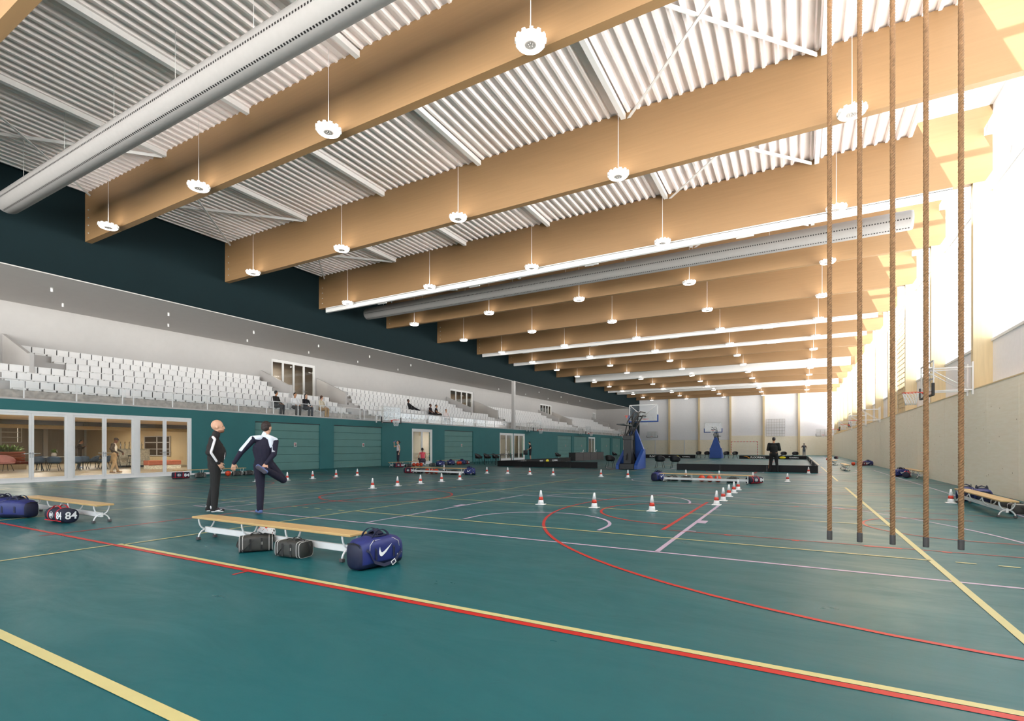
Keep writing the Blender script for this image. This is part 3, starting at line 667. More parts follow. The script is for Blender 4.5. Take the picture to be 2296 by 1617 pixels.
pc = tub_chair('pink_armchair', 'pink upholstered armchair at the left edge of the cafe glass', (-37.0, 8.2, 0), .3, M_pink, 'pink armchairs in the cafe', .45, .38, .42)
dup(pc, (-36.9, 10.5, 0), .2, 'pink upholstered armchair near the first glass door post')
def table(name, lab, loc, lx, ly, h, mt, mleg, group=None, rz=0):
    t = thing(name, lab, 'table', loc, rz, group)
    m = MB(); m.bbox(-lx / 2, lx / 2, -ly / 2, ly / 2, h - .035, h, .008); m.build('table_top', mt, t)
    for sx in (-1, 1):
        for sy in (-1, 1): m = MB(); m.box(sx * (lx / 2 - .08) - .02, sx * (lx / 2 - .08) + .02, sy * (ly / 2 - .08) - .02, sy * (ly / 2 - .08) + .02, 0, h - .035); m.build('leg', mleg, t)
    return t
table('cafe_table', 'pale-topped cafe table with flowers on it', (-36.25, 12.6, 0), .8, 2.0, .75, M_white, M_blackm)
# flower pot and glasses on the table
t = thing('flower_vase', 'white vase of green leaves on the cafe table', 'vase', (-36.2, 12.3, .75)); m = MB(); m.lathe([(.08, 0), (.12, .06), (.12, .14), (.08, .2), (.09, .22)], 0, 16); m.build('vase', M_white, t)
M_leaf = mat('green_leaf', '#5c7a2e', .6, var=.3, scale=9); m = MB()
for i in range(60):
    a = random.uniform(0, 6.28); e = random.uniform(.2, 1.3); L = random.uniform(.15, .3); b = Vector((0, 0, .2)); d = Vector((math.cos(a) * math.cos(e), math.sin(a) * math.cos(e), math.sin(e))); s = d.cross(Vector((0, 0, 1))).normalized() * .03
    m.add([b, b + d * L * .5 + s, b + d * L, b + d * L * .5 - s], [(0, 1, 2, 3)])
m.build('leaves', M_leaf, t)
# terracotta slatted sofa with planter and hanging white wire grid
t = thing('cafe_sofa', 'long terracotta slatted sofa in front of the cafe planter', 'sofa', (-39.6, 9.5, 0))
m = MB()
for k in range(4): m.bbox(-.05, .1, -4.5, 2.6, .45 + .15 * k, .56 + .15 * k, .02)
m.build('backrest', M_terra, t); m = MB(); m.bbox(.1, .7, -4.5, 2.6, .3, .45, .04); m.build('seat', mat('dark_terracotta', '#6e3527', .8), t); m = MB(); m.box(.0, .6, -4.4, 2.5, 0, .3); m.build('base', M_woodL, t)
t = thing('planter', 'long timber planter full of green foliage behind the sofa', 'planter', (-40.4, 9.5, 0)); m = MB(); m.bbox(-.35, .35, -4.5, 2.6, 0, .95, .02); m.build('planter_box', M_terra, t); m = MB()
for i in range(1500):
    b = Vector((random.uniform(-.3, .3), random.uniform(-4.4, 2.5), random.uniform(.9, 1.1))); a = random.uniform(0, 6.28); e = random.uniform(.1, 1.4); L = random.uniform(.25, .6)
    d = Vector((math.cos(a) * math.cos(e), math.sin(a) * math.cos(e), math.sin(e))); s = d.cross(Vector((0, 0, 1))).normalized() * .045; m.add([b, b + d * L * .5 + s, b + d * L + Vector((0, 0, -.06)), b + d * L * .5 - s], [(0, 1, 2, 3)])
f = m.build('foliage', M_leaf, t); f['kind'] = 'stuff'
t = thing('hanging_wire_grid', 'white wire grid frame hanging above the cafe planter', 'rack', (-40.4, 9.5, 0)); m = MB()
for x in (-.3, .3):
    for k in range(8): m.box(x - .015, x + .015, -4.4 + k, -4.36 + k, 1.55, 2.74)
    for z in (1.55, 1.85, 2.15): m.box(x - .015, x + .015, -4.4, 2.64, z, z + .03)
for k in range(8):
    for z in (1.55, 1.85, 2.15): m.box(-.3, .3, -4.4 + k, -4.37 + k, z, z + .03)
m.build('wire_grid', M_white, t)
st = None
for i, (x, y) in enumerate([(-37.3, 14.9), (-37.8, 15.3), (-36.8, 15.5), (-36.7, 16.3)]):
    lb = 'tall dark bar stool at the cafe bar, %s from the left' % ORD[i]
    if st is None:
        st = thing('bar_stool', lb, 'stool', (x, y, 0), 0, 'stools at the cafe bar'); m = MB(); m.lathe([(0, .7), (.17, .7), (.19, .73), (.17, .76), (0, .76)], 0, 18); m.build('seat', M_black, st); leg4(st, [((a * .1, b * .1, .7), (a * .2, b * .2, 0)) for a in (-1, 1) for b in (-1, 1)], M_blackm); m = MB(); m.tube([(.16 * math.cos(q * .52), .16 * math.sin(q * .52), .3) for q in range(12)], .01, closed=True); m.build('foot_ring', M_blackm, st)
    else: dup(st, (x, y, 0), 0, lb)
t = thing('cafe_bench', 'low terracotta bench with speckled base by the cafe right wall', 'bench', (-33.0, 16.3, 0)); m = MB(); m.bbox(-.3, .3, -.9, .9, .22, .5, .03); m.build('seat', M_terra, t); m = MB(); m.box(-.28, .28, -.88, .88, 0, .22); m.build('base', M_terr, t)

# ---------------------------------------------------------------- sports gear
M_cw = mat('cone_white', '#eceae8', .4); M_cr = mat('cone_red', '#d8412f', .45)
def cone(lab, loc):
    t = thing('traffic_cone', lab, 'cone', loc, 0, 'white cones with a red band')
    m = MB(); m.bbox(-.095, .095, -.095, .095, 0, .015, .005); m.build('base', M_cw, t)
    f = lambda z: .068 - (z - .015) * (.068 - .018) / .305
    m = MB(); m.lathe([(f(.015), .015), (f(.105), .105)], 0, 24); m.lathe([(f(.175), .175), (f(.32), .32), (.012, .322)], 0, 24); m.build('cone_body', M_cw, t)
    m = MB(); m.lathe([(f(.105) + .001, .105), (f(.175) + .001, .175)], 0, 24); m.build('red_band', M_cr, t); return t
G1 = [(-5.02, 10.28), (-3.76, 10.28), (-2.55, 10.3)]; G2 = [(-1.57, 12.1), (-1.55, 13.1), (-1.55, 14.26), (-1.55, 15.45), (-1.55, 16.6)]
G3 = [(-11.53, 11.7), (-11.5, 12.8), (-11.5, 13.97), (-11.5, 15.18), (-11.5, 16.35)]; G4 = [(-17.5, 11.84), (-17.14, 12.88), (-17.12, 14.04), (-17.13, 15.25), (-17.06, 16.38)]
G5 = [(-16.8, 22.4), (-13.17, 21.0), (-12.08, 21.13), (-10.89, 21.13), (-9.71, 21.15), (-7.42, 21.12), (-6.25, 21.16)]; G6 = [(-4.14, 22.5), (-2.81, 22.4), (-1.48, 21.4), (-.32, 21.37), (.47, 28.6)]
CL = [(G1, '%s cone from the left in the near row beside the lilac key'), (G2, '%s cone in the short line running away from the lilac key line corner'), (G3, '%s cone from the left in the long lilac-line row at left'), (G4, '%s cone from the left in the far left row before the shutters'),
      (G5, '%s cone from the left in the far row before the black boards'), (G6, '%s cone from the left in the group behind the middle bench')]
c0 = None
for g, s in CL:
    for i, (x, y) in enumerate(g):
        lb = 'white ' + s % (ORD[i]) 
        if c0 is None: c0 = cone(lb, (x, y, 0.005))
        else: dup(c0, (x, y, 0.005), 0, lb)
dup(c0, (3.07, 15.12, .005), 0, 'white cone with red band beside the bench by the plywood wall at right')

def bench(lab, loc, rz, L=3.1):
    t = thing('gym_bench', lab, 'bench', loc, rz, 'long timber gym benches')
    m = MB(); m.bbox(0, L, -.13, .13, .29, .32, .006); m.build('seat_board', M_bench, t)
    m = MB(); m.bbox(.12, L - .12, -.02, .02, .09, .17, .006); m.build('rail', M_steel, t)
    for k, x in enumerate((.14, L * .36, L * .64, L - .14)):
        m = MB()
        for s in (-1, 1):
            pts = [(x, s * .11 * math.cos(q * PI / 2) ** .8, .29 - .15 * math.sin(q * PI / 2)) for q in np.linspace(0, 1, 9)]
            if k in (0, 3): pts += [(x, -s * .115 * math.sin(q * PI / 2), .14 - .12 * (1 - math.cos(q * PI / 2))) for q in np.linspace(.1, 1, 8)]
            m.tube(pts, .011, n=8)
        fr = m.build('leg_frame', M_steel, t)
        if k in (0, 3):
            for s in (-1, 1): m = MB(); m.bbox(x - .028, x + .028, s * .115 - .022, s * .115 + .022, 0, .04, .006); m.build('rubber_foot', M_grey, fr)
    return t
b0 = bench('long timber bench in the foreground with two grey bags beneath', (-7.42, 4.17, .005), 0)
for lb, loc, rz in [('long timber bench at the left edge with blue bags at its end', (-13.35, 4.17, .005), 0), ('long timber bench by the plywood wall at far right, seen from below its board', (3.34, 12.4, .005), PI / 2),
                    ('timber bench in mid-floor with three orange balls behind it', (-4.45, 19.25, .005), 0), ('timber bench at left centre with bags and three orange balls before it', (-16.3, 19.2, .005), 0),
                    ('timber bench along the green wall beside the cafe doors', (-22.6, 11.6, .005), PI / 2), ('timber bench by the green wall beneath the drinking woman', (-22.4, 24.2, .005), PI / 2),
                    ('timber bench by the green wall beneath the third shutter', (-22.6, 29.4, .005), PI / 2), ('timber bench by the plywood wall beyond the ropes', (4.36, 26.0, .005), PI / 2),
                    ('timber bench on open floor right of the black boards', (2.35, 32.8, .005), PI / 2), ('farthest small timber bench right of the black boards', (2.35, 42.6, .005), PI / 2)]:
    dup(b0, loc, rz, lb)

# bags -------------------------------------------------------------
M_bb = mat('royal_blue_nylon', '#1a2566', .5, var=.12, scale=7, bump=.25); M_bn = mat('navy_nylon', '#0e1333', .55, var=.12, bump=.2, scale=9); M_strap = mat('navy_webbing', '#141a38', .7)
M_gb = mat('charcoal_nylon', '#34332f', .65, var=.15, scale=9, bump=.25); M_gst = mat('black_webbing', '#1f1e1d', .7); M_pip = mat('white_piping', '#d8d5d0', .6)
M_nv = mat('dark_navy_canvas', '#161a30', .7, var=.12, scale=9, bump=.2); M_rw = mat('red_webbing', '#c2202c', .6); M_mark = mat('white_print', '#eeeeee', .5)
SWO = [(-.5, .06), (-.44, .26), (-.4, .12), (-.34, .02), (-.24, -.01), (-.1, .03), (.5, .34), (.05, -.02), (-.22, -.17), (-.34, -.19), (-.44, -.13), (-.49, -.04)]
def loft(mb, secs, n=28, mi=0, mif=None):
    vs = []; fs = []
    for x, wd, h, e, z0 in secs:
        for j in range(n):
            a = 2 * PI * j / n; ca, sa = math.cos(a), math.sin(a)
            vs.append((x, wd * abs(ca) ** e * (1 if ca > 0 else -1), z0 + h / 2 + h / 2 * abs(sa) ** e * (1 if sa > 0 else -1)))
    for i in range(len(secs) - 1):
        for j in range(n): fs.append((i * n + j, (i + 1) * n + j, (i + 1) * n + (j + 1) % n, i * n + (j + 1) % n))
    fs.append(tuple(range(n))); fs.append(tuple(range(len(secs) * n - 1, (len(secs) - 1) * n - 1, -1)))
    o = len(mb.v); mb.add(vs, fs, mi, None, True)
    if mif:
        for q in range(len(mb.f) - len(fs), len(mb.f)): c = sum((Vector(mb.v[i]) for i in mb.f[q]), Vector()) / len(mb.f[q]); mb.m[q] = mif(c)
def arch(x0, x1, y, z, h, n=14): return [(x0 + (x1 - x0) * t, y, z + h * math.sin(PI * t) ** .6) for t in np.linspace(0, 1, n)]
def blue_bag(lab, loc, rz):
    t = thing('blue_duffel_bag', lab, 'bag', loc, rz, 'blue duffel bags')
    L = .27; m = MB()
    secs = [(-L - .02, .10, .22, .7, .03), (-L, .135, .28, .6, .0), (-L + .05, .155, .31, .55, 0), (-.1, .165, .33, .6, 0), (.1, .165, .335, .6, 0), (L - .05, .155, .31, .55, 0), (L, .135, .28, .6, 0), (L + .02, .10, .22, .7, .03)]
    loft(m, secs, 32, 0, lambda c: 1 if c.z < .075 or abs(c.x) > L - .02 else 0); m.build('bag_body', [M_bb, M_bn], t)
    for s in (-1, 1):
        m = MB(); m.strap([(-.12, s * .168, .10), (-.12, s * .165, .2), (-.11, s * .13, .30)] + arch(-.11, .11, s * .09, .315, .085) + [(.11, s * .13, .30), (.12, s * .165, .2), (.12, s * .168, .10)], (.3, 0, 1) if False else (1, .2, 0), .03, .006); m.build('carry_handle', M_strap, t)
        if s > 0: continue
        m = MB(); m.prism([(a * .17, b * .22) for a, b in SWO], 0, .004, 'z', 0, T(.0 * s, s * .168, .17) @ Matrix.Rotation(PI / 2, 4, 'X') @ (Matrix.Rotation(PI, 4, 'Y') if s > 0 else Matrix()))
        m.prism([(a * .07, b * .1) for a, b in SWO], 0, .004, 'z', 0, T(.2 * -s, s * .162, .1) @ Matrix.Rotation(PI / 2, 4, 'X') @ (Matrix.Rotation(PI, 4, 'Y') if s > 0 else Matrix())); m.build('tick_mark', M_mark, t)
        m = MB(); m.tube([(-.2, s * .162, .2), (-.19, s * .155, .26), (-.13, s * .13, .3), (.13, s * .13, .3), (.19, s * .155, .26), (.2, s * .16, .2)], .003); m.build('piping', M_pip, t)
    m = MB(); m.strap([(-L, .02, .27), (-L - .01, -.1, .25), (-L + .06, -.165, .2), (-L + .12, -.172, .08), (-.02, -.176, .03), (.12, -.176, .05), (.22, -.165, .14), (L, -.1, .24)], (0, .3, 1), .035, .006); s1 = m.build('shoulder_strap', M_strap, t)
    m = MB(); Mx = T(.1, -.181, .045, ry=-.5)
    for a in ((-.03, .03, .018, .024), (-.03, .03, -.024, -.018), (-.03, -.024, -.024, .024), (.024, .03, -.024, .024)): m.box(a[0], a[1], -.006, .0, a[2], a[3], 0, Mx)
    m.build('buckle', M_mark, s1)
    m = MB(); m.strap([(-L - .018, y, .245 + .03 * math.cos(y * 9)) for y in np.linspace(-.1, .1, 9)], (0, .2, 1), .012, .006); m.build('zip', M_black, t)
    m = MB(); m.bbox(-.09, .09, -.1, .1, .315, .345, .02); m.strap([(0, -.09, .35), (.0, 0, .39), (0, .09, .35)], (1, 0, 0), .07, .02); m.build('handle_wrap', M_bn, t)
    return t
def grey_bag(lab, loc, rz):
    t = thing('grey_duffel_bag', lab, 'bag', loc, rz, 'charcoal duffel bags'); t.scale = (.88,) * 3
    m = MB(); L = .22
    loft(m, [(-L, .11, .18, .5, .01), (-L + .015, .125, .21, .42, 0), (-.08, .13, .225, .42, 0), (.08, .13, .225, .42, 0), (L - .015, .125, .21, .42, 0), (L, .11, .18, .5, .01)], 32); m.build('bag_body', M_gb, t)
    for x, wd, h in ((-L + .012, .126, .212), (-L + .055, .13, .217), (L - .055, .13, .217), (L - .012, .126, .212)):
        pts = []
        for j in range(24):
            a = 2 * PI * j / 24; ca, sa = math.cos(a), math.sin(a); pts.append((x, wd * abs(ca) ** .42 * (1 if ca > 0 else -1), h / 2 + .001 + h / 2 * abs(sa) ** .42 * (1 if sa > 0 else -1)))
        m = MB(); m.tube(pts, .0035, closed=True, n=6); m.build('piping', M_pip, t)
    for s in (-1, 1): m = MB(); m.strap([(-.07, s * .134, .02), (-.07, s * .134, .18)] + arch(-.07, .07, s * .06, .22, .03) + [(.07, s * .134, .18), (.07, s * .134, .02)], (1, .2, 0), .025, .005); m.build('carry_handle', M_gst, t)
    m = MB(); m.strap([(-L, 0, .17), (-L - .02, -.08, .1), (-.16, -.14, .03), (-.08, -.14, .12), (0, -.12, .2), (.1, .0, .235), (L, .0, .2), (L + .03, .03, .12), (L + .025, .05, .05)], (.6, .2, .5), .028, .005); m.build('shoulder_strap', M_gst, t)
    m = MB(); m.box(.055, .085, -.137, -.132, .10, .14); m.build('patch', mat('grey_patch', '#77756f', .6), t)
    return t
def num_bag(lab, loc, rz):
    t = thing('number_duffel_bag', lab, 'bag', loc, rz, 'round navy duffel bags with numbers')
    m = MB(); R = .125; loft(m, [(-.31, R * .8, R * 1.6, .95, R * .2), (-.295, R * .97, R * 1.94, .95, 0.003), (-.1, R, R * 2, .95, 0), (.1, R, R * 2, .95, 0), (.295, R * .97, R * 1.94, .95, .003), (.31, R * .8, R * 1.6, .95, R * .2)], 28); m.build('bag_body', M_nv, t)
    m = MB()
    for x in (-.18, .09):
        m.strap([(x, (R + .003) * math.cos(a), R + (R + .003) * math.sin(a)) for a in np.linspace(-PI * .45, PI * 1.45, 20)], (1, 0, 0), .025, .005)
    m.strap([(x, -(R + .002), R * .35) for x in np.linspace(-.28, .28, 6)], (0, 0, 1), .012, .004)
    m.build('strap', M_rw, t)
    for s in (-1, 1): m = MB(); m.strap(arch(-.18, .09, s * .05, .24, .05), (0, 1, 0), .022, .005); m.build('carry_handle', M_rw, t)
    g = MB(); v, f = text_geo('84', .09); Mx = T(-.045, -(R + .006), R + .01, rx=PI / 2); g.add(v, f, 0, Mx); g.tube([(-.045 + .062 * math.cos(a), -(R + .004), R + .01 + .055 * math.sin(a)) for a in np.linspace(0, 2 * PI, 28)[:-1]], .003, closed=True)
    v, f = text_geo('84', .17); g.add(v, f, 0, T(.215, -R - .004, R + .005, rx=PI / 2)); g.add(v, f, 0, T(.315, 0, R, rz=PI / 2, rx=0) @ Matrix.Rotation(PI / 2, 4, 'X'))
    g.build('number', M_mark, t); return t
def ball(lab, loc, kind='o'):
    t = thing('basketball' if kind == 'o' else 'football', lab, 'ball', loc, 0, 'orange balls' if kind == 'o' else None)
    R = .12; m = MB(); m.ball((0, 0, R), R, 0, 28); m.build('shell', mat('orange_rubber', '#d5421c', .55, bump=.2, scale=60) if kind == 'o' else mat('white_leather', '#e8e6e6', .4), t)
    m = MB()
    if kind == 'o':
        for ax in range(2):
            m.tube([((R + .001) * math.cos(a) if ax else 0, (R + .001) * math.cos(a) if not ax else 0, R + (R + .001) * math.sin(a)) for a in np.linspace(0, 2 * PI, 33)[:-1]], .003, closed=True, n=5)
        m.tube([((R + .001) * math.cos(a), (R + .001) * math.sin(a), R) for a in np.linspace(0, 2 * PI, 33)[:-1]], .003, closed=True, n=5); m.build('seam', M_black, t)
    else:
        for k, (a, e, mi) in enumerate([(-1.9, .7, 1), (-1.2, .1, 0), (-2.4, .1, 0), (-.6, .8, 1), (.4, .3, 0), (2.5, .6, 1), (1.2, .9, 0), (-1.8, -.5, 1), (0, -.3, 1), (-1.55, 1.35, 0)]):
            M = T(0, 0, R) @ Matrix.Rotation(a, 4, 'Z') @ Matrix.Rotation(-e, 4, 'Y'); m.add([(R * 1.02, 0, 0)] + [(R * 1.006 * math.cos(.4), R * 1.006 * math.sin(.4) * math.cos(j * 1.257), R * 1.006 * math.sin(.4) * math.sin(j * 1.257)) for j in range(5)], [(0, j + 1, (j + 1) % 5 + 1) for j in range(5)], mi, M)
        m.build('patch', [M_black, M_red], t)
    return t
bb = blue_bag('large royal blue bag with white tick at the right end of the foreground bench', (-4.03, 4.13, 0.005), 1.45)
for lb, x, y, a in [('blue bag at the far left edge of the picture', -13.25, 3.72, 3.4), ('blue bag right of the one at the far left edge', -12.5, 3.72, 3.6), ('blue bag at the left end of the mid-floor bench', -4.65, 19.75, 1.2),
                    ('blue bag at the right end of the left centre bench', -13.35, 19.75, .5), ('blue bag at the far end of the bench beside the cafe doors', -22.0, 15.1, .3), ('blue bag just right of the crouching woman', -21.1, 27.75, .6),
                    ('left one of two blue bags beneath the third shutter', -21.75, 29.8, .5), ('right one of two blue bags beneath the third shutter', -21.75, 31.2, .4), ('blue bag at the near end of the bench beyond the ropes', 3.95, 27.8, .3),
                    ('upper blue bag behind the bench by the plywood wall', 3.72, 15.6, 1.5), ('lower blue bag behind the bench by the plywood wall', 3.55, 16.1, 1.2), ('small far blue bag by the plywood wall right of the orange balls', 4.3, 43.2, .3), ('blue bag on the bench beyond the black boards', -.45, 61.3, .1), ('second blue bag beyond the black boards, left of the other', -1.5, 61.4, .2)]:
    dup(bb, (x, y, .005), a, lb)
gb = grey_bag('smaller-looking charcoal bag with the patterned ball behind it under the foreground bench', (-5.9, 3.99, .005), .95)
for lb, x, y, a in [('charcoal bag with pale piping in the middle of the foreground bench', -5.2, 4.0, .12), ('left one of two charcoal bags behind the mid-floor bench', -4.15, 19.95, .9), ('right one of two charcoal bags left of the balls behind the mid-floor bench', -3.65, 19.95, .1),
                    ('charcoal bag behind the right half of the mid-floor bench', -2.05, 19.95, .1), ('charcoal bag left of the three balls at the left centre bench', -16.25, 19.6, .2), ('charcoal bag just right of the balls at the left centre bench', -14.55, 19.5, .2),
                    ('charcoal bag beside the blue bag at the left centre bench', -14.05, 19.5, .6), ('leftmost charcoal bag by the bench beside the cafe doors', -21.95, 12.3, 1.2), ('charcoal bag left of its twin behind the stretching man', -22.0, 13.95, 1.3),
                    ('charcoal bag next to the blue one behind the stretching man', -22.0, 14.5, 1.4), ('charcoal bag beside the drinking woman', -21.8, 25.3, 1.1), ('charcoal bag right of the crouching woman', -21.35, 27.2, 1.0), ('charcoal bag beneath the left edge of the third shutter', -21.8, 29.1, 1.0),
                    ('nearer charcoal bag behind the bench by the plywood wall', 3.72, 13.4, 1.5), ('farther charcoal bag behind the bench by the plywood wall', 3.7, 14.2, 1.7)]:
    dup(gb, (x, y, .005), a, lb)
nb = num_bag('round navy bag numbered 84 before the left edge bench', (-11.05, 3.86, .005), .05)
for lb, x, y, a in [('navy bag numbered 84 at the right end of the mid-floor bench', -1.32, 19.75, .9), ('navy and red bag at the left end of the left centre bench', -16.75, 19.55, .2), ('navy and red bag at the near end of the bench beside the cafe doors', -22.1, 11.6, 1.0),
                    ('navy and red bag left of the drinking woman', -22.0, 24.6, 1.0), ('navy and red bag right of the blue bags beneath the third shutter', -21.9, 31.9, 1.1), ('navy and red bag before the bench beyond the ropes', 4.0, 26.7, 1.3),
                    ('small far navy and red bag by the plywood wall left of the blue one', 3.95, 42.6, .9), ('farthest navy and red bag by the plywood wall', 3.6, 64.5, 1.2)]:
    dup(nb, (x, y, .005), a, lb)
ob = ball('left one of three orange balls behind the mid-floor bench', (-3.1, 19.95, .005))
for lb, x, y in [('middle one of three orange balls behind the mid-floor bench', -2.82, 19.95), ('right one of three orange balls behind the mid-floor bench', -2.54, 19.95), ('left one of three orange balls at the left centre bench', -15.72, 19.6), ('middle one of three orange balls at the left centre bench', -15.46, 19.62),
                 ('right one of three orange balls at the left centre bench', -15.2, 19.64), ('orange ball just left of the bald man', -21.95, 12.95), ('orange ball just right of the bald man', -21.95, 13.5), ('left one of three orange balls before the drinking woman', -21.95, 26.0), ('middle one of three orange balls before the drinking woman', -21.85, 26.25),
                 ('right one of three orange balls before the drinking woman', -21.75, 26.5), ('left one of two orange balls beneath the third shutter', -21.5, 30.35), ('right one of two orange balls beneath the third shutter', -21.55, 30.7), ('left orange ball on open floor right of the ropes row', 3.38, 42.4), ('right orange ball beside the small far navy bag', 3.68, 42.3), ('tiny orange ball beyond the farthest bench at right', 2.5, 57.0)]:
    dup(ob, (x, y, .005), 0, lb)
ball('football patched in red, white and black behind the first charcoal bag', (-6.32, 4.42, .005), 'f')

# ropes ------------------------------------------------------------
m = MB(); zt = 10.95
for k in range(3):
    pts = []; z = .4; i = 0
    while z < zt: a = 2 * PI * (z / .08) + k * 2 * PI / 3; pts.append((.0115 * math.cos(a), .0115 * math.sin(a), z)); z += .01
    m.tube(pts, .0118, n=6)
rope_me = None
for i, x in enumerate((.28, .53, .79, 1.04, 1.29)):
    t = thing('climbing_rope', 'thick brown climbing rope with grey end sleeve, %s from the left' % ORD[i], 'rope', (x, 6.0, 0), i * .7, 'hanging climbing ropes')
    if rope_me is None:
        o = m.build('rope_strands', M_rope, t); rope_me = o.data; mm = MB(); mm.lathe([(.0, .37), (.023, .37), (.024, .375), (.024, .455), (.023, .462), (.01, .462)], 0, 20); s0 = mm.build('end_sleeve', M_grey, t); mm = MB(); mm.box(-.03, .03, -.02, .02, 10.9, 11.02); h0 = mm.build('top_clamp', M_steel, t)
    else:
        for nm, dd in (('rope_strands', rope_me), ('end_sleeve', s0.data), ('top_clamp', h0.data)): o = bpy.data.objects.new(nm, dd); COL.objects.link(o); o.parent = t
m = MB(); m.box(-.6, 2.4, 5.95, 6.05, 11.02, 11.22); tag(m.build('rope_rail', M_steel), 'white ceiling rail from which the five climbing ropes hang', 'rail')

# hoops ------------------------------------------------------------
def rim_net(t, mt=M_orange, z=3.05, xc=.4):
    m = MB(); m.tube([(xc + .225 * math.cos(a), .225 * math.sin(a), z) for a in np.linspace(0, 2 * PI, 33)[:-1]], .011, closed=True)
    m.prism([(0, -.09), (.19, -.06), (.19, .06), (0, .09)], z - .02, z + .01); m.prism([(.0, z - .13), (.0, z), (.16, z)], -.02, .02, 'y'); r = m.build('rim', mt, t)
    m = MB(); N = 14
    for i in range(N):
        for s in (-1, 1):
            pts = []
            for q in range(5): a = 2 * PI * (i + s * q * .5) / N; rr = .225 - .09 * (q / 4) ** .7; pts.append((xc + rr * math.cos(a), rr * math.sin(a), z - .1 * q))
            m.tube(pts, .006, n=4)
    n = m.build('net', M_net, r)
def wall_hoop(lab, loc, rz):
    t = thing('wall_basketball_hoop', lab, 'hoop', loc, rz, 'wall-mounted hoops')
    m = MB(); m.box(-.01, .01, -.9, .9, 2.9, 3.95); m.build('backboard', glass('board_glass', (.95, .96, .96), .0, .02, .15), t)
    m = MB()
    for a, b, c, d in ((-.9, .9, 2.9, 2.94), (-.9, .9, 3.91, 3.95), (-.9, -.86, 2.9, 3.95), (.86, .9, 2.9, 3.95)): m.box(-.03, .0, a, b, c, d)
    for a, b, c, d in ((-.3, .3, 3.5, 3.54), (-.3, .3, 3.09, 3.13), (-.3, -.26, 3.09, 3.54), (.26, .3, 3.09, 3.54)): m.box(.01, .014, a, b, c, d)
    m.build('board_frame', M_steel, t)
    m = MB(); m.bbox(-.04, .035, -.93, .93, 2.86, 2.92, .01)
    for s in (-1, 1): m.bbox(-.04, .035, s * .9 - .03, s * .9 + .03, 2.86, 3.25, .01)
    m.build('edge_padding', M_black, t); rim_net(t)
    m = MB()
    for s in (-.28, .28):
        for z in (3.05, 3.75): m.box(-1.04, 0, s - .02, s + .02, z - .02, z + .02)
        m.tube([(-1.0, s, 3.05), (-.02, s, 3.75)], .015); m.box(-1.08, -1.04, s - .04, s + .04, 2.9, 3.9)
    for z in (3.05, 3.4, 3.75): m.box(-.06, -.03, -.8, .8, z - .02, z + .02)
    m.build('support_frame', M_steel, t); return t
wh = wall_hoop('wall hoop before the stand, nearest of those on the green side', (XL + 1.1, 25.35, 0), 0)
for i, y in enumerate((46.9, 61.5, 75.0)): dup(wh, (XL + 1.1, y, 0), 0, 'wall hoop on the green side, %s from the viewer' % ORD[i + 1])
for i, y in enumerate((20.7, 40.6, 48.2, 60.0)): dup(wh, (XR - 1.09, y, 0), PI, 'wall hoop on the plywood side, %s from the viewer' % ORD[i])
dup(wh, (3.3, YF - 1.1, 0), -PI / 2, 'small wall hoop at the right of the far wall'); dup(wh, (-21.9, YF - 1.14, 0), -PI / 2, 'small wall hoop at the left of the far wall')

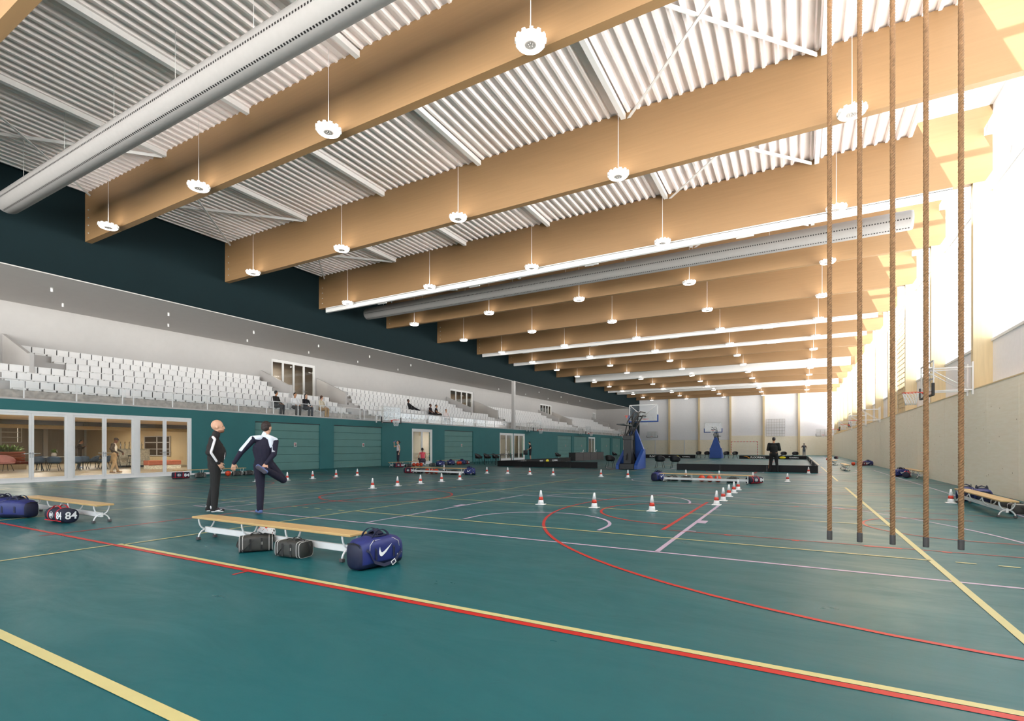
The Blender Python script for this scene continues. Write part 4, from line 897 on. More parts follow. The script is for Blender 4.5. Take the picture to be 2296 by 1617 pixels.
def portable(lab, loc, rz):
    t = thing('portable_basketball_hoop', lab, 'hoop', loc, rz, 'mobile basketball hoops on blue padded bases')
    # local +x is the playing direction; base spans x 0..1.9
    m = MB(); m.bbox(0, 1.7, -.42, .42, .02, .34, .02); m.bbox(.15, .55, -.22, .22, .34, 1.7, .02); m.bbox(.12, .58, -.25, .25, 1.68, 1.95, .02); m.build('base_chassis', M_black, t)
    for s in (-1, 1):
        m = MB(); m.prism([(0.0, .03), (1.75, .03), (1.75, 1.15), (1.5, 1.15), (.1, .34), (0, .25)], s * .44, s * .62, 'y'); m.build('side_padding', M_blue, t)
    m = MB(); m.add([(1.6, -.62, .04), (1.6, .62, .04), (1.6, .62, .95), (1.6, -.62, .95), (1.45, .14, 2.35), (1.45, -.14, 2.35), (1.8, -.62, .04), (1.8, .62, .04), (1.8, .62, .95), (1.8, -.62, .95), (1.6, .14, 2.35), (1.6, -.14, 2.35)],
                    [(0, 3, 2, 1), (3, 5, 4, 2), (6, 7, 8, 9), (9, 8, 10, 11), (0, 1, 7, 6), (1, 2, 8, 7), (2, 4, 10, 8), (4, 5, 11, 10), (5, 3, 9, 11), (3, 0, 6, 9)])
    m.build('front_padding', M_blue, t)
    m = MB(); m.box(1.4, 1.6, -.07, .07, .3, 2.45)
    for s in (-.2, .2): m.tube([(.4, s, 1.2), (1.5, s, .35)], .035)
    m.build('rear_post', M_black, t)
    m = MB()
    for s in (-.16, .16):
        m.tube([(.35, s, 1.85), (2.9, s, 3.2), (3.55, s, 3.2)], .05); m.tube([(.2, s, 1.9), (.75, s, 2.75), (2.3, s, 3.42), (3.5, s, 3.42)], .032); m.tube([(1.4, s, 2.35), (2.0, s, 3.28)], .03)
    for x, z in ((1.2, 2.3), (2.2, 2.83), (3.4, 3.2)): m.box(x - .03, x + .03, -.18, .18, z - .03, z + .03)
    m.box(-1.1, .35, -.22, .22, 2.5, 2.56); m.tube([(.15, 0, .9), (-.05, 0, .55)], .03); m.build('folding_arm', M_blackm, t)
    xb = 3.6; m = MB(); m.box(xb + .02, xb + .04, -.9, .9, 2.9, 3.95); m.build('backboard', glass('board_glass2', (.96, .97, .97), .0, .02, .15), t)
    m = MB()
    for a, b, c, d in ((-.9, .9, 2.9, 2.95), (-.9, .9, 3.9, 3.95), (-.9, -.85, 2.9, 3.95), (.85, .9, 2.9, 3.95)): m.box(xb, xb + .02, a, b, c, d)
    m.tube([(xb - .03, -.02, 3.2), (xb - .02, -.86, 3.93)], .028); m.tube([(xb - .03, .02, 3.2), (xb - .02, .86, 3.93)], .028)
    for a, b, c, d in ((-.3, .3, 3.5, 3.54), (-.3, .3, 3.09, 3.13), (-.3, -.26, 3.09, 3.54), (.26, .3, 3.09, 3.54)): m.box(xb + .04, xb + .045, a, b, c, d)
    m.build('board_frame', M_steel, t)
    m = MB(); m.bbox(xb - .01, xb + .06, -.93, .93, 2.84, 2.92, .01)
    for s in (-1, 1): m.bbox(xb - .01, xb + .06, s * .9 - .04, s * .9 + .04, 2.84, 3.3, .01)
    m.build('edge_padding', M_blue, t); rim_net(t, M_orange, 3.05, xb + .44)
    return t
ph = portable('mobile basketball hoop seen from behind between the black boards', (-8.43, 28.25, 0), PI / 2)
dup(ph, (-8.0, 62.6, 0), -PI / 2, 'farther mobile basketball hoop facing the viewer near the far wall')

# floorball rink boards ---------------------------------------------
M_board = mat('black_board', '#0d0b0b', .5, spec=.25); BH = .36
def board(lab, x0, y0, x1, y1, texts=()):
    L = math.hypot(x1 - x0, y1 - y0); t = thing('rink_board', lab, 'board', (x0, y0, 0), math.atan2(y1 - y0, x1 - x0), 'black rink boards')
    m = MB(); n = max(1, round(L / 2)); s = L / n
    for i in range(n): m.bbox(i * s + .004, (i + 1) * s - .004, -.012, .012, 0.0, BH - .02, .004)
    m.bbox(0, L, -.03, .03, BH - .03, BH, .008); m.build('panel_run', M_board, t)
    m = MB()
    for i in range(n): m.box(i * s + s / 2 - .03, i * s + s / 2 + .03, -.14, .03, 0, .05)
    m.build('foot_row', M_board, t) if False else None
    for txt, x, sz, side in texts:
        m = MB(); v, f = text_geo(txt, sz, .002); M = T(x, side * .016, .17) @ (Matrix.Rotation(PI / 2, 4, 'X') if side < 0 else Matrix.Rotation(PI, 4, 'Z') @ Matrix.Rotation(PI / 2, 4, 'X')); m.add(v, f, 0, M); m.build('lettering', M_mark, t)
    return t
def logo(t, x, side, kind):
    m = MB(); 
    if kind == 'oval': m.lathe([(0, 0), (.3, 0), (.3, .004), (0, .004)], 0, 24, T(x, side * .016, .17) @ Matrix.Rotation(PI / 2 * (1 if side < 0 else -1), 4, 'X') @ Matrix.Diagonal((1, .4, 1, 1))); m.build('oval_logo', M_yel, t)
    else: m.prism([(-.45, .1), (-.1, .1), (.25, -.11), (.12, -.11), (-.05, .02), (-.2, .05)], 0, .004, 'z', 0, T(x, side * .016, .19) @ Matrix.Rotation(PI / 2 * (1 if side < 0 else -1), 4, 'X')); m.build('wing_logo', mat('amber_print', '#f0a51e', .5), t)
board('near black rink board left of the mobile hoop', -17.6, 29.4, -10.55, 29.4)
board('near black rink board behind the man in black, right part', -5.9, 29.4, .88, 29.4)
t = board('black rink board along the left side with white lettering', -17.6, 29.5, -17.6, 42.1, [('FLOORBALL', 3.4, .26, -1), ('SPORT', 6.6, .2, -1), ('FLOORBALL', 9.2, .2, -1)]); logo(t, 1.9, -1, 'wing'); logo(t, 7.7, -1, 'oval')
t = board('black rink board receding along the right side with large white letters', .88, 29.5, .88, 60, [('FLOORBALL', 3.5, .3, 1), ('FLOORBALL', 12, .3, 1), ('SPORT', 20, .3, 1)])
t = board('far black rink board with white lettering, right part', -5.5, 60, .85, 60, [('FLOORBALL', 1.85, .27, -1), ('SPORT', 3.5, .16, -1), ('FLOORBALL', 5.2, .16, -1)]); logo(t, .85, -1, 'wing'); logo(t, 4.15, -1, 'oval')
t = board('far black rink board with white lettering, left part', -17.6, 60, -10.0, 60, [('FLOORBALL', 3.2, .27, -1), ('SPORT', 4.9, .16, -1), ('FLOORBALL', 6.6, .16, -1)]); logo(t, 5.55, -1, 'oval')

# black tub chairs ----------------------------------------------------
bk = tub_chair('black_tub_chair', 'black tub chair behind the rink gap, leftmost of four', (-10.15, 30.6, 0), PI / 2, M_black, 'black tub chairs')
for lb, x, y, a in [('black tub chair behind the rink gap, just left of the mobile hoop', -9.25, 30.9, PI / 2), ('black tub chair just right of the mobile hoop', -7.25, 31.2, PI / 2), ('black tub chair behind the rink gap, rightmost of four', -6.35, 31.2, PI / 2),
                    ('far black tub chair, leftmost of four by the farther hoop', -9.9, 61.5, -PI / 2), ('far black tub chair just left of the farther hoop', -9.0, 61.5, -PI / 2), ('far black tub chair just right of the farther hoop', -6.95, 61.5, -PI / 2), ('far black tub chair, rightmost of four by the farther hoop', -6.05, 61.5, -PI / 2),
                    ('black tub chair at the left table, leftmost of three', -21.1, 32.5, 0), ('black tub chair at the left table, middle of three', -20.7, 33.1, 0), ('black tub chair at the left table, rightmost of three', -20.3, 33.7, 0),
                    ('black tub chair at the left end of the dark desks', -19.3, 43.2, 0), ('black tub chair behind the right dark desk', -16.8, 52.2, 0), ('left black tub chair beyond the far right boards', -1.3, 62.4, -PI / 2), ('right black tub chair beyond the far right boards', -.2, 62.4, -PI / 2)]:
    dup(bk, (x, y, 0), a, lb)
table('officials_table', 'dark officials table with thin top beside three black chairs', (-19.2, 32.2, 0), 1.1, 2.4, .74, M_grey, M_blackm)
def laptop(lab, loc, rz):
    t = thing('laptop', lab, 'laptop', loc, rz, 'open pale laptops'); m = MB(); m.bbox(-.12, .12, -.17, .17, 0, .015, .004); m.build('keyboard_base', M_seat, t); m = MB(); m.bbox(-.008, 0, -.17, .17, 0, .24, .003, 0, T(.12, 0, .012, ry=.25)); m.build('screen', M_seat, t); return t
lp = laptop('open pale laptop on the officials table at left', (-18.95, 32.9, .74), .4)
dk_ = None
for i in range(4):
    lb = 'dark grey fronted scoring desk, %s from the left' % ORD[i]; lo = (-18.1, 43.6 + 1.95 * i, 0)
    if dk_ is None:
        dk_ = thing('scoring_desk', lb, 'desk', lo, 0, 'dark scoring desks'); m = MB(); m.bbox(-.35, .35, .01, 1.93, .72, .76, .006); m.build('desk_top', M_black, dk_); m = MB(); m.bbox(.3, .34, .02, 1.92, .0, .72, .006); m.build('front_panel', mat('charcoal_panel', '#393433', .5), dk_)
        for s in (.03, 1.87): m = MB(); m.box(-.33, .3, s, s + .04, 0, .72); m.build('side_panel', M_black, dk_)
    else: dup(dk_, lo, 0, lb)
dup(lp, (-18.1, 46.0, .76), .2, 'open pale laptop on the scoring desks, left one'); dup(lp, (-18.1, 49.6, .76), .2, 'open pale laptop on the scoring desks, right one')

# handball goal, wall grid, climbing frame -----------------------------
t = thing('handball_goal', 'red and white striped handball goal at the far wall', 'goal', (-7.15, 85.8, 0))
for nm, x0, x1, z0, z1 in (('goal_post', -1.87, -1.79, 0, 2.12), ('goal_post', 1.79, 1.87, 0, 2.12), ('crossbar', -1.87, 1.87, 2.04, 2.12)):
    m = MB(); n = 11 if nm == 'goal_post' else 17
    for i in range(n):
        a, b = i / n, (i + 1) / n
        if nm == 'goal_post': m.box(x0, x1, -.04, .04, z0 + (z1 - z0) * a, z0 + (z1 - z0) * b, (i + 1) % 2)
        else: m.box(x0 + (x1 - x0) * a, x0 + (x1 - x0) * b, -.04, .04, z0, z1, (i + 1) % 2)
    m.build(nm, [M_white, M_red], t)
m = MB()
for i in range(19): m.tube([(-1.8 + .2 * i, .05, 2.05), (-1.8 + .2 * i, .8, .02)], .004, n=4)
for i in range(10): m.tube([(-1.8, .05 + .08 * i, 2.05 - .2 * i), (1.8, .05 + .08 * i, 2.05 - .2 * i)], .004, n=4)
m.build('net', M_net, t)
t = thing('wall_grid', 'thin grey grid rack high on the far wall behind the man in black', 'rack', (-4.3, YF - .12, 2.95)); m = MB(); M_wire = mat('wire_grey', '#a8a29c', .5)
for i in range(8): m.box(i * .37, i * .37 + .03, 0, .04, 0, 2.7)
for i in range(7): m.box(0, 2.62, 0, .04, i * .44, i * .44 + .03)
m.build('grid_bars', M_wire, t)
t = thing('climbing_lattice', 'tall timber climbing lattice on the right wall between the ropes', 'frame', (XW - .1, 33.0, 3.1)); m = MB()
for i in range(7): m.box(0, .06, i * .55, i * .55 + .12, 0, 5.2)
m.build('uprights', M_woodL, t); m = MB()
for i in range(20): m.box(-.02, .03, 0, 3.42, .1 + i * .26, .15 + i * .26)
m.build('rungs', M_woodL, t)

# ---------------------------------------------------------------- people
def V3(*a): return np.array(a, float)
def nrm(v): return v / (np.linalg.norm(v) + 1e-9)
class Fig:
    def __init__(s): s.p = []
    def C(s, a, b, ra, rb=None, mt=0, w=None, da=None, db=None):      # tapered limb; w = width axis, da/db = depth radii
        a = np.array(a, float); b = np.array(b, float); rb = ra if rb is None else rb
        t = nrm(b - a); w = np.array(w if w is not None else ((0, 1, 0) if abs(t[1]) < .9 else (1, 0, 0)), float)
        w = nrm(w - t * w.dot(t)); d = np.cross(t, w); da = ra if da is None else da; db = rb if db is None else db
        s.p.append((a, b, t, w, d, ra, rb, da, db, mt)); return s
    def E(s, c, rf, rl, ru, f=(1, 0, 0), u=(0, 0, 1), mt=0):
        c = np.array(c, float); u = nrm(np.array(u, float)); f = nrm(np.array(f, float) - u * np.dot(f, u)); l = np.cross(u, f)
        s.p.append(('E', c, f, l, u, rf, rl, ru, mt)); return s
    def sdf(s, P):
        D = []; M = []
        for q in s.p:
            if isinstance(q[0], str):
                _, c, f, l, u, rf, rl, ru, mt = q; r = P - c
                k = np.sqrt((r @ f / rf) ** 2 + (r @ l / rl) ** 2 + (r @ u / ru) ** 2); D.append((k - 1) * min(rf, rl, ru))
            else:
                a, b, t, w, d, ra, rb, da, db, mt = q; L = np.linalg.norm(b - a); r = P - a; x = r @ t; tt = np.clip(x / max(L, 1e-6), 0, 1)
                W = ra + (rb - ra) * tt; Dp = da + (db - da) * tt; mn = np.minimum(W, Dp); ex = x - tt * L
                k = np.sqrt((r @ w / W) ** 2 + (r @ d / Dp) ** 2 + (ex / mn) ** 2); D.append((k - 1) * mn)
            M.append(mt)
        D = np.array(D); return np.array(M)[D.argmin(0)]
    def mesh(s, name, mats, vox, parent, smooth=4):
        vs = []; fs = []
        n = 14
        for q in s.p:
            o = len(vs)
            if isinstance(q[0], str):
                _, c, f, l, u, rf, rl, ru, mt = q; rings = [(math.sin(PI * i / 10), -math.cos(PI * i / 10)) for i in range(1, 10)]
                pts = [[c + f * rf * sn * math.cos(2 * PI * j / n) + l * rl * sn * math.sin(2 * PI * j / n) + u * ru * cs for j in range(n)] for sn, cs in rings]; e0 = c - u * ru; e1 = c + u * ru
            else:
                a, b, t, w, d, ra, rb, da, db, mt = q; pts = []
                ma, mb_ = min(ra, da), min(rb, db)
                for i in (1, 2, 3, 4): e = i / 4 * PI / 2; pts.append([a - t * ma * math.cos(e) + (w * ra * math.cos(2 * PI * j / n) + d * da * math.sin(2 * PI * j / n)) * math.sin(e) for j in range(n)])
                for i in (4, 3, 2, 1): e = i / 4 * PI / 2; pts.append([b + t * mb_ * math.cos(e) + (w * rb * math.cos(2 * PI * j / n) + d * db * math.sin(2 * PI * j / n)) * math.sin(e) for j in range(n)])
                e0 = a - t * ma; e1 = b + t * mb_
            for r in pts: vs += r
            k = len(pts); vs += [e0, e1]
            for i in range(k - 1):
                for j in range(n): fs.append((o + i * n + j, o + i * n + (j + 1) % n, o + (i + 1) * n + (j + 1) % n, o + (i + 1) * n + j))
            for j in range(n): fs.append((o + k * n, o + (j + 1) % n, o + j)); fs.append((o + k * n + 1, o + (k - 1) * n + j, o + (k - 1) * n + (j + 1) % n))
        me = bpy.data.meshes.new(name); me.from_pydata([tuple(v) for v in vs], [], fs)
        ob = bpy.data.objects.new(name, me); COL.objects.link(ob)
        r = ob.modifiers.new('r', 'REMESH'); r.mode = 'VOXEL'; r.voxel_size = vox; r.adaptivity = 0
        sm = ob.modifiers.new('s', 'SMOOTH'); sm.factor = .5; sm.iterations = smooth
        bpy.context.view_layer.update(); dg = bpy.context.evaluated_depsgraph_get()
        m2 = bpy.data.meshes.new_from_object(ob.evaluated_get(dg)); ob.modifiers.clear(); ob.data = m2; bpy.data.meshes.remove(me); m2.name = name
        m2.materials.clear()
        for mt in mats: m2.materials.append(mt)
        nf = len(m2.polygons); cc = np.zeros(nf * 3); m2.polygons.foreach_get('center', cc)
        if nf: m2.polygons.foreach_set('material_index', s.sdf(cc.reshape(-1, 3)).astype(int)); m2.polygons.foreach_set('use_smooth', [True] * nf)
        ob.parent = parent; return ob
SKIN, TOP, SLV, BOT, SHOE, DARK, ACC, LIP, SOLE, ACC2 = range(10)
M_skin = mat('light_skin', '#d2a184', .55, var=.04); M_skin2 = mat('brown_skin', '#6b432f', .5, var=.05); M_skin3 = mat('tan_skin', '#b5805c', .55, var=.05)
M_eye = mat('dark_eye', '#2a2020', .3); M_lip = mat('lip', '#a2625a', .5)
def stand():
    return dict(pel=V3(0, 0, .96), chest=V3(0, 0, 1.27), neck=V3(-.01, 0, 1.47), head=V3(.03, 0, 1.66), shL=V3(0, .19, 1.42), shR=V3(0, -.19, 1.42), elL=V3(-.03, .26, 1.14), elR=V3(-.03, -.26, 1.14), wrL=V3(.03, .27, .90), wrR=V3(.03, -.27, .90),
                hdL=V3(.1, 0, -1), hdR=V3(.1, 0, -1), hpL=V3(0, .09, .92), hpR=V3(0, -.09, .92), knL=V3(.02, .1, .50), knR=V3(.02, -.1, .50), anL=V3(-.03, .11, .09), anR=V3(-.03, -.11, .09), ftL=V3(1, .1, 0), ftR=V3(1, -.1, 0), face=V3(1, 0, 0), hup=V3(0, 0, 1), curl=.5, thL=1, thR=1)
def sit(h=.45, reach=.45):
    j = stand(); dz = h + .1 - .96
    for k in ('pel', 'chest', 'neck', 'head', 'shL', 'shR', 'elL', 'elR', 'wrL', 'wrR', 'hpL', 'hpR'): j[k] = j[k] + V3(0, 0, dz)
    j.update(knL=V3(.42, .11, h + .07), knR=V3(.42, -.11, h + .07), anL=V3(reach, .12, .09), anR=V3(reach, -.12, .09), elL=V3(.08, .26, h + .30), elR=V3(.08, -.26, h + .30), wrL=V3(.3, .14, h + .2), wrR=V3(.3, -.14, h + .2), hdL=V3(1, -.3, -.2), hdR=V3(1, .3, -.2))
    return j
def figure(label, loc, rz, J, mats, vox=.012, bulk=1., hair=None, fem=False, sleeves='long', legs='long', extra=None, group=None, tag_name='person', scale=1.):
    t = thing(tag_name, label, 'person', loc, rz, group); t.scale = (scale,) * 3
    F = Fig(); B = bulk; lat = nrm(J['shL'] - J['shR']); latp = nrm(J['hpL'] - J['hpR'] + lat * .05)
    hm = (J['hpL'] + J['hpR']) / 2; up = nrm(J['chest'] - J['pel']); wf = .9 if fem else 1
    F.C(hm, J['pel'] + up * .06, .17 * B ** .5, .16 * B ** .5, BOT, latp, .128 * B, .12 * B)
    F.C(J['pel'] + up * .09, J['chest'], .158 * wf * B, .178 * wf * B, TOP, lat, .12 * B, .135 * B)
    F.C(J['chest'], J['neck'] - up * .07, .178 * wf * B, .13 * wf, TOP, lat, .135 * B, .095)
    for s in 'LR': F.C(J['neck'] - up * .05, J['sh' + s], .065, .058 * B * wf, TOP)
    F.C(J['neck'] - up * .03, J['head'] - J['hup'] * .07, .055, .052, SKIN)
    if legs != 'shorts' or True: pass
    f = nrm(J['face']); u = nrm(J['hup']); f = nrm(f - u * f.dot(u)); l = np.cross(u, f); h = J['head']; k0 = len(F.p)
    F.E(h + u * .03 - f * .012, .098, .076, .098, f, u, SKIN); F.E(h - u * .045 + f * .028, .066, .055, .068, f, u, SKIN); F.E(h + u * .0 + f * .04, .055, .06, .06, f, u, SKIN)
    F.C(h + f * .090 + u * .012, h + f * .104 - u * .026, .010, .015, SKIN); F.E(h + f * .066 - u * .088, .026, .026, .022, f, u, ACC2 if J.get('beard') else SKIN)
    if J.get('beard'): F.E(h - u * .07 + f * .04, .066, .056, .04, f, u, ACC2)
    for s in (-1, 1):
        F.E(h + l * s * .076 - f * .008 - u * .005, .022, .010, .032, f, u, SKIN); F.E(h + f * .078 + l * s * .031 + u * .012, .014, .013, .008, f, u, DARK)
        F.C(h + f * .084 + l * s * .018 + u * .03, h + f * .076 + l * s * .045 + u * .03, .008, .006, SKIN)
    F.E(h + f * .088 - u * .052, .010, .022, .007, f, u, LIP)
    hs_ = J.get('hsc', 1.0)
    for i in range(k0, len(F.p)):
        q = F.p[i]
        if isinstance(q[0], str): F.p[i] = (q[0], h + (q[1] - h) * hs_, q[2], q[3], q[4], q[5] * hs_, q[6] * hs_, q[7] * hs_, q[8])
        else: F.p[i] = (h + (q[0] - h) * hs_, h + (q[1] - h) * hs_, q[2], q[3], q[4], q[5] * hs_, q[6] * hs_, q[7] * hs_, q[8] * hs_, q[9])
    for s in 'LR':
        sg = 1 if s == 'L' else -1; sh, el, wr = J['sh' + s], J['el' + s], J['wr' + s]; bare = sleeves != 'long'
        ar = (.8 if fem else 1)
        F.C(sh, el, .064 * B * ar, .052 * B * ar if not bare else .042 * ar, SLV if sleeves != 'none' else SKIN)
        if sleeves == 'short': F.C(sh + (el - sh) * .6, el, .046 * ar, .041 * ar, SKIN); F.p[-1], F.p[-2] = F.p[-2], F.p[-1]
        if sleeves == 'short': F.p.pop(-1); F.C(sh, sh + (el - sh) * .5, .062 * B * ar, .056 * B * ar, SLV)
        F.C(el, wr, (.052 if not bare else .040) * ar, (.039 if not bare else .027) * ar, SLV if not bare else SKIN)
        hd = nrm(J['hd' + s]); fore = nrm(wr - el); hw = J.get('hw' + s); hw = np.array(hw, float) if hw is not None else V3(1, 0, 0) if abs(hd[0]) < .7 else V3(0, -sg, 0)
        hw = nrm(hw - hd * hw.dot(hd)); hn = J.get('hn' + s); hn = np.array(hn, float) if hn is not None else V3(0, -sg, 0) if abs(hd[1]) < .7 and abs(hd[0]) < .7 else V3(0, 0, -1)
        hn = nrm(hn - hd * hn.dot(hd) - hw * hn.dot(hw)); c = J['curl']; hs = .88 if fem else 1
        F.C(wr, wr + hd * .03, .026, .03, SKIN, hw, .021, .018); F.C(wr + hd * .02, wr + hd * .08 * hs, .036, .040, SKIN, hw, .017, .014)
        for i, ln in enumerate((.072, .082, .076, .058)):
            b = wr + hd * (.088 * hs) + hw * (1.5 - i) * .0205; d1 = nrm(hd + hn * c * .5 + hw * (1.5 - i) * .05); d2 = nrm(hd * (1 - c * .6) + hn * c * 1.3); m1 = b + d1 * ln * .5 * hs
            F.C(b - hd * .01, m1, .0092, .0086, SKIN); F.C(m1, m1 + d2 * ln * .5 * hs, .0086, .0075, SKIN)
        tb = wr + hd * .03 + hw * .03; m1 = tb + nrm(hd + hw * .9 + hn * .4) * .04; F.C(tb, m1, .0125, .0105, SKIN); F.C(m1, m1 + nrm(hd + hw * .3 + hn * .4) * .032, .0105, .0085, SKIN)
        hp, kn, an = J['hp' + s], J['kn' + s], J['an' + s]; k2 = 1. if legs == 'long' else .92
        F.C(hp, kn, .106 * B ** .5 * k2, .074 * k2, BOT)
        if legs == 'shorts': F.C(hp + (kn - hp) * .75, kn, .058, .052, SKIN); F.C(hp, hp + (kn - hp) * .8, .1, .088, BOT)
        lm = BOT if legs in ('long', 'tight') else SKIN; F.C(kn, kn + (an - kn) * .35, .070 * k2, .062 * k2 if legs != 'long' else .070, lm); F.C(kn + (an - kn) * .35, an, .060 * k2 if legs != 'long' else .070, .058 if legs == 'long' else .036, lm)
        fd = nrm(J['ft' + s]); fu = J.get('fu' + s); fu = V3(0, 0, 1) if fu is None else nrm(fu); fl_ = np.cross(fu, fd)
        F.C(an - fu * .045 - fd * .035, an - fu * .05 + fd * .15, .040, .042, SHOE, fl_, .035, .030); F.C(an - fu * .0, an - fu * .045 + fd * .07, .038, .036, SHOE, fl_)
        F.C(an - fu * .075 - fd * .035, an - fu * .075 + fd * .155, .042, .043, SOLE, fl_, .014, .014)
    if extra: extra(F, J)
    F.mesh('body', mats, vox, t)
    if hair:
        G = Fig(); hair(G, h, f, l, u); G.mesh('hair', [J['hairm']], vox * 1.1, t, 3)
    return t
def H_short(G, h, f, l, u):
    G.E(h + u * .045 - f * .025, .098, .083, .095, f, u); G.E(h + u * .01 - f * .05, .065, .080, .08, f, u)
def H_cap(G, h, f, l, u):
    G.E(h + u * .05 - f * .012, .104, .084, .085, f, u); G.C(h + u * .055 + f * .07, h + u * .045 + f * .15, .055, .045, 0, l, .008, .006)
def H_long(G, h, f, l, u):
    H_short(G, h, f, l, u)
    for s in (-1, 1): G.C(h + l * s * .06 - f * .03 + u * .02, h + l * s * .085 - f * .03 - u * .27, .04, .03)
    G.C(h - f * .06, h - f * .07 - u * .26, .075, .06, 0, l, .04, .03)
def H_pony(G, h, f, l, u):
    H_short(G, h, f, l, u); G.C(h - f * .10 + u * .01, h - f * .13 - u * .2, .03, .018)
def H_bun(G, h, f, l, u):
    H_short(G, h, f, l, u); G.E(h - f * .125 + u * .03, .035, .035, .035, f, u)
def pal(skin, top, slv=None, bot='#222222', shoe='#222222', acc='#e6e3e3', sole='#dddddd', acc2='#8a5f45'):
    g = lambda c, n: mat('cloth_' + c.strip('#'), c, .85, var=.1, bump=.7, scale=9, stretch=(1, 1, .7))
    return [skin, g(top, 0), g(slv or top, 0), g(bot, 0), g(shoe, 0), M_eye, g(acc, 0), M_lip, g(sole, 0), mat('hair_' + acc2.strip('#'), acc2, .7)]
M_hb = mat('dark_brown_hair', '#2b1b16', .6, var=.2, bump=.4, scale=60); M_hk = mat('black_hair', '#131010', .5, var=.2, bump=.4, scale=60); M_hr = mat('auburn_hair', '#4a2a1c', .6, var=.2, bump=.4, scale=60)
# bald man in a black tracksuit, right hand in pocket
J = stand(); J.update(beard=1, hsc=1.1, pel=V3(0, 0, .98), chest=V3(-.01, 0, 1.28), neck=V3(-.03, 0, 1.50), head=V3(.035, 0, 1.69), shR=V3(-.03, -.2, 1.45), shL=V3(-.02, .2, 1.45), elR=V3(-.09, -.28, 1.18), wrR=V3(.06, -.23, .985), hdR=V3(.55, .15, -.85), hwR=V3(.7, 0, .5), hnR=V3(0, 1, 0),
                   elL=V3(-.14, .24, 1.18), wrL=V3(-.02, .2, .96), hdL=V3(.5, 0, -.85), knR=V3(.0, -.1, .52), knL=V3(-.03, .1, .52), anR=V3(-.02, -.11, .1), anL=V3(-.12, .11, .1), ftR=V3(1, -.12, 0), ftL=V3(1, .1, 0), curl=.7)
def xt(F, J):
    for a, b, c, d in ((V3(-.03, -.262, 1.485), V3(-.0, -.262, 1.44), .022, .026),): F.C(a, b, c, d, ACC)
    F.C(V3(.0, -.275, 1.42), V3(-.055, -.33, 1.20), .022, .022, ACC); F.C(V3(-.055, -.333, 1.18), V3(.03, -.278, 1.02), .022, .018, ACC)
    F.C(V3(.0, 0, 1.51), V3(.01, 0, 1.56), .074, .070, TOP); F.C(V3(0, -.0, 1.03), V3(0, 0, 1.08), .175, .18, TOP, (0, 1, 0), .145, .15); F.E(V3(.02, 0, 1.17), .165, .17, .2, mt=TOP)
    F.C(V3(.155, -.1, 1.05), V3(.165, -.075, 1.18), .006, .006, ACC); F.C(V3(.13, -.13, .96), V3(.1, -.16, .84), .009, .008, ACC)
    for s in (-1, 1): F.C(V3(-.05 if s < 0 else -.14, s * .11, .115), V3(-.03 if s < 0 else -.12, s * .11, .085), .042, .042, ACC)
    F.C(V3(.06, -.172, .05), V3(.0, -.165, .035), .012, .008, ACC); F.C(V3(.06, -.172, .04), V3(.12, -.17, .075), .009, .004, ACC)
figure('bald bearded man in black tracksuit with white sleeve stripes, hand in pocket', (-10.05, 5.93, .004), math.radians(56), J, pal(M_skin, '#262120', None, '#211f1e', '#2a2224', '#eae6e6', '#e9e6e4', '#8e6048'), .0055, 1.12, extra=xt)
# man stretching his right leg, seen from behind
J = stand(); J.update(pel=V3(0, -.06, .97), chest=V3(0, -.03, 1.25), neck=V3(0, -.065, 1.47), head=V3(.01, -.10, 1.655), shL=V3(.0, .13, 1.44), shR=V3(-.02, -.245, 1.40), elL=V3(.05, .34, 1.19), wrL=V3(.06, .455, .99), hdL=V3(.05, .12, -1), hwL=V3(0, -1, -.2), hnL=V3(1, 0, 0),
                   elR=V3(-.16, -.21, 1.15), wrR=V3(-.20, -.08, .98), hdR=V3(-.1, .45, -.75), hwR=V3(-.2, -.7, -.5), hnR=V3(1, .2, 0), hpL=V3(0, .03, .93), hpR=V3(0, -.15, .93), knL=V3(.0, .01, .52), anL=V3(-.02, .02, .10), ftL=V3(.95, .25, 0), knR=V3(.12, -.40, .64),
                   anR=V3(-.19, -.06, .86), ftR=V3(.0, .75, .62), fuR=V3(.8, -.35, .5), face=V3(.75, -.66, 0), hup=V3(.05, -.06, 1), curl=.45)
def xt(F, J):
    F.C(V3(.01, -.065, 1.49), V3(.01, -.075, 1.54), .068, .06, ACC)
    F.C(V3(-.035, -.12, 1.475), V3(-.03, -.245, 1.425), .058, .052, ACC); F.C(V3(-.035, .02, 1.47), V3(-.0, .13, 1.455), .05, .054, ACC)
    F.C(V3(.005, .15, 1.44), V3(.045, .325, 1.22), .062, .054, ACC); F.C(V3(-.075, -.16, 1.44), V3(-.09, -.17, 1.3), .05, .03, ACC)
    for k in range(3): F.C(V3(-.10, -.235 + .02 * k, 1.33), V3(-.19, -.22 + .022 * k, 1.20), .006, .006, ACC)
    F.C(V3(.03, -.04, .98), V3(0, -.05, 1.06), .165, .16, TOP, (0, 1, 0), .13, .13)
    F.C(V3(.0, -.27, .87), V3(.08, -.40, .72), .018, .018, ACC)
    F.C(V3(-.02, .02, .16), V3(-.02, .02, .2), .062, .062, BOT)
figure('dark-haired man in navy tracksuit stretching one leg behind him', (-9.02, 6.2, .006), math.radians(149), {**J, 'hairm': M_hb}, pal(M_skin, '#17142a', None, '#181429', '#5b6d9e', '#d9dde6', '#55505a'), .0055, 1.02, hair=H_short, extra=xt)
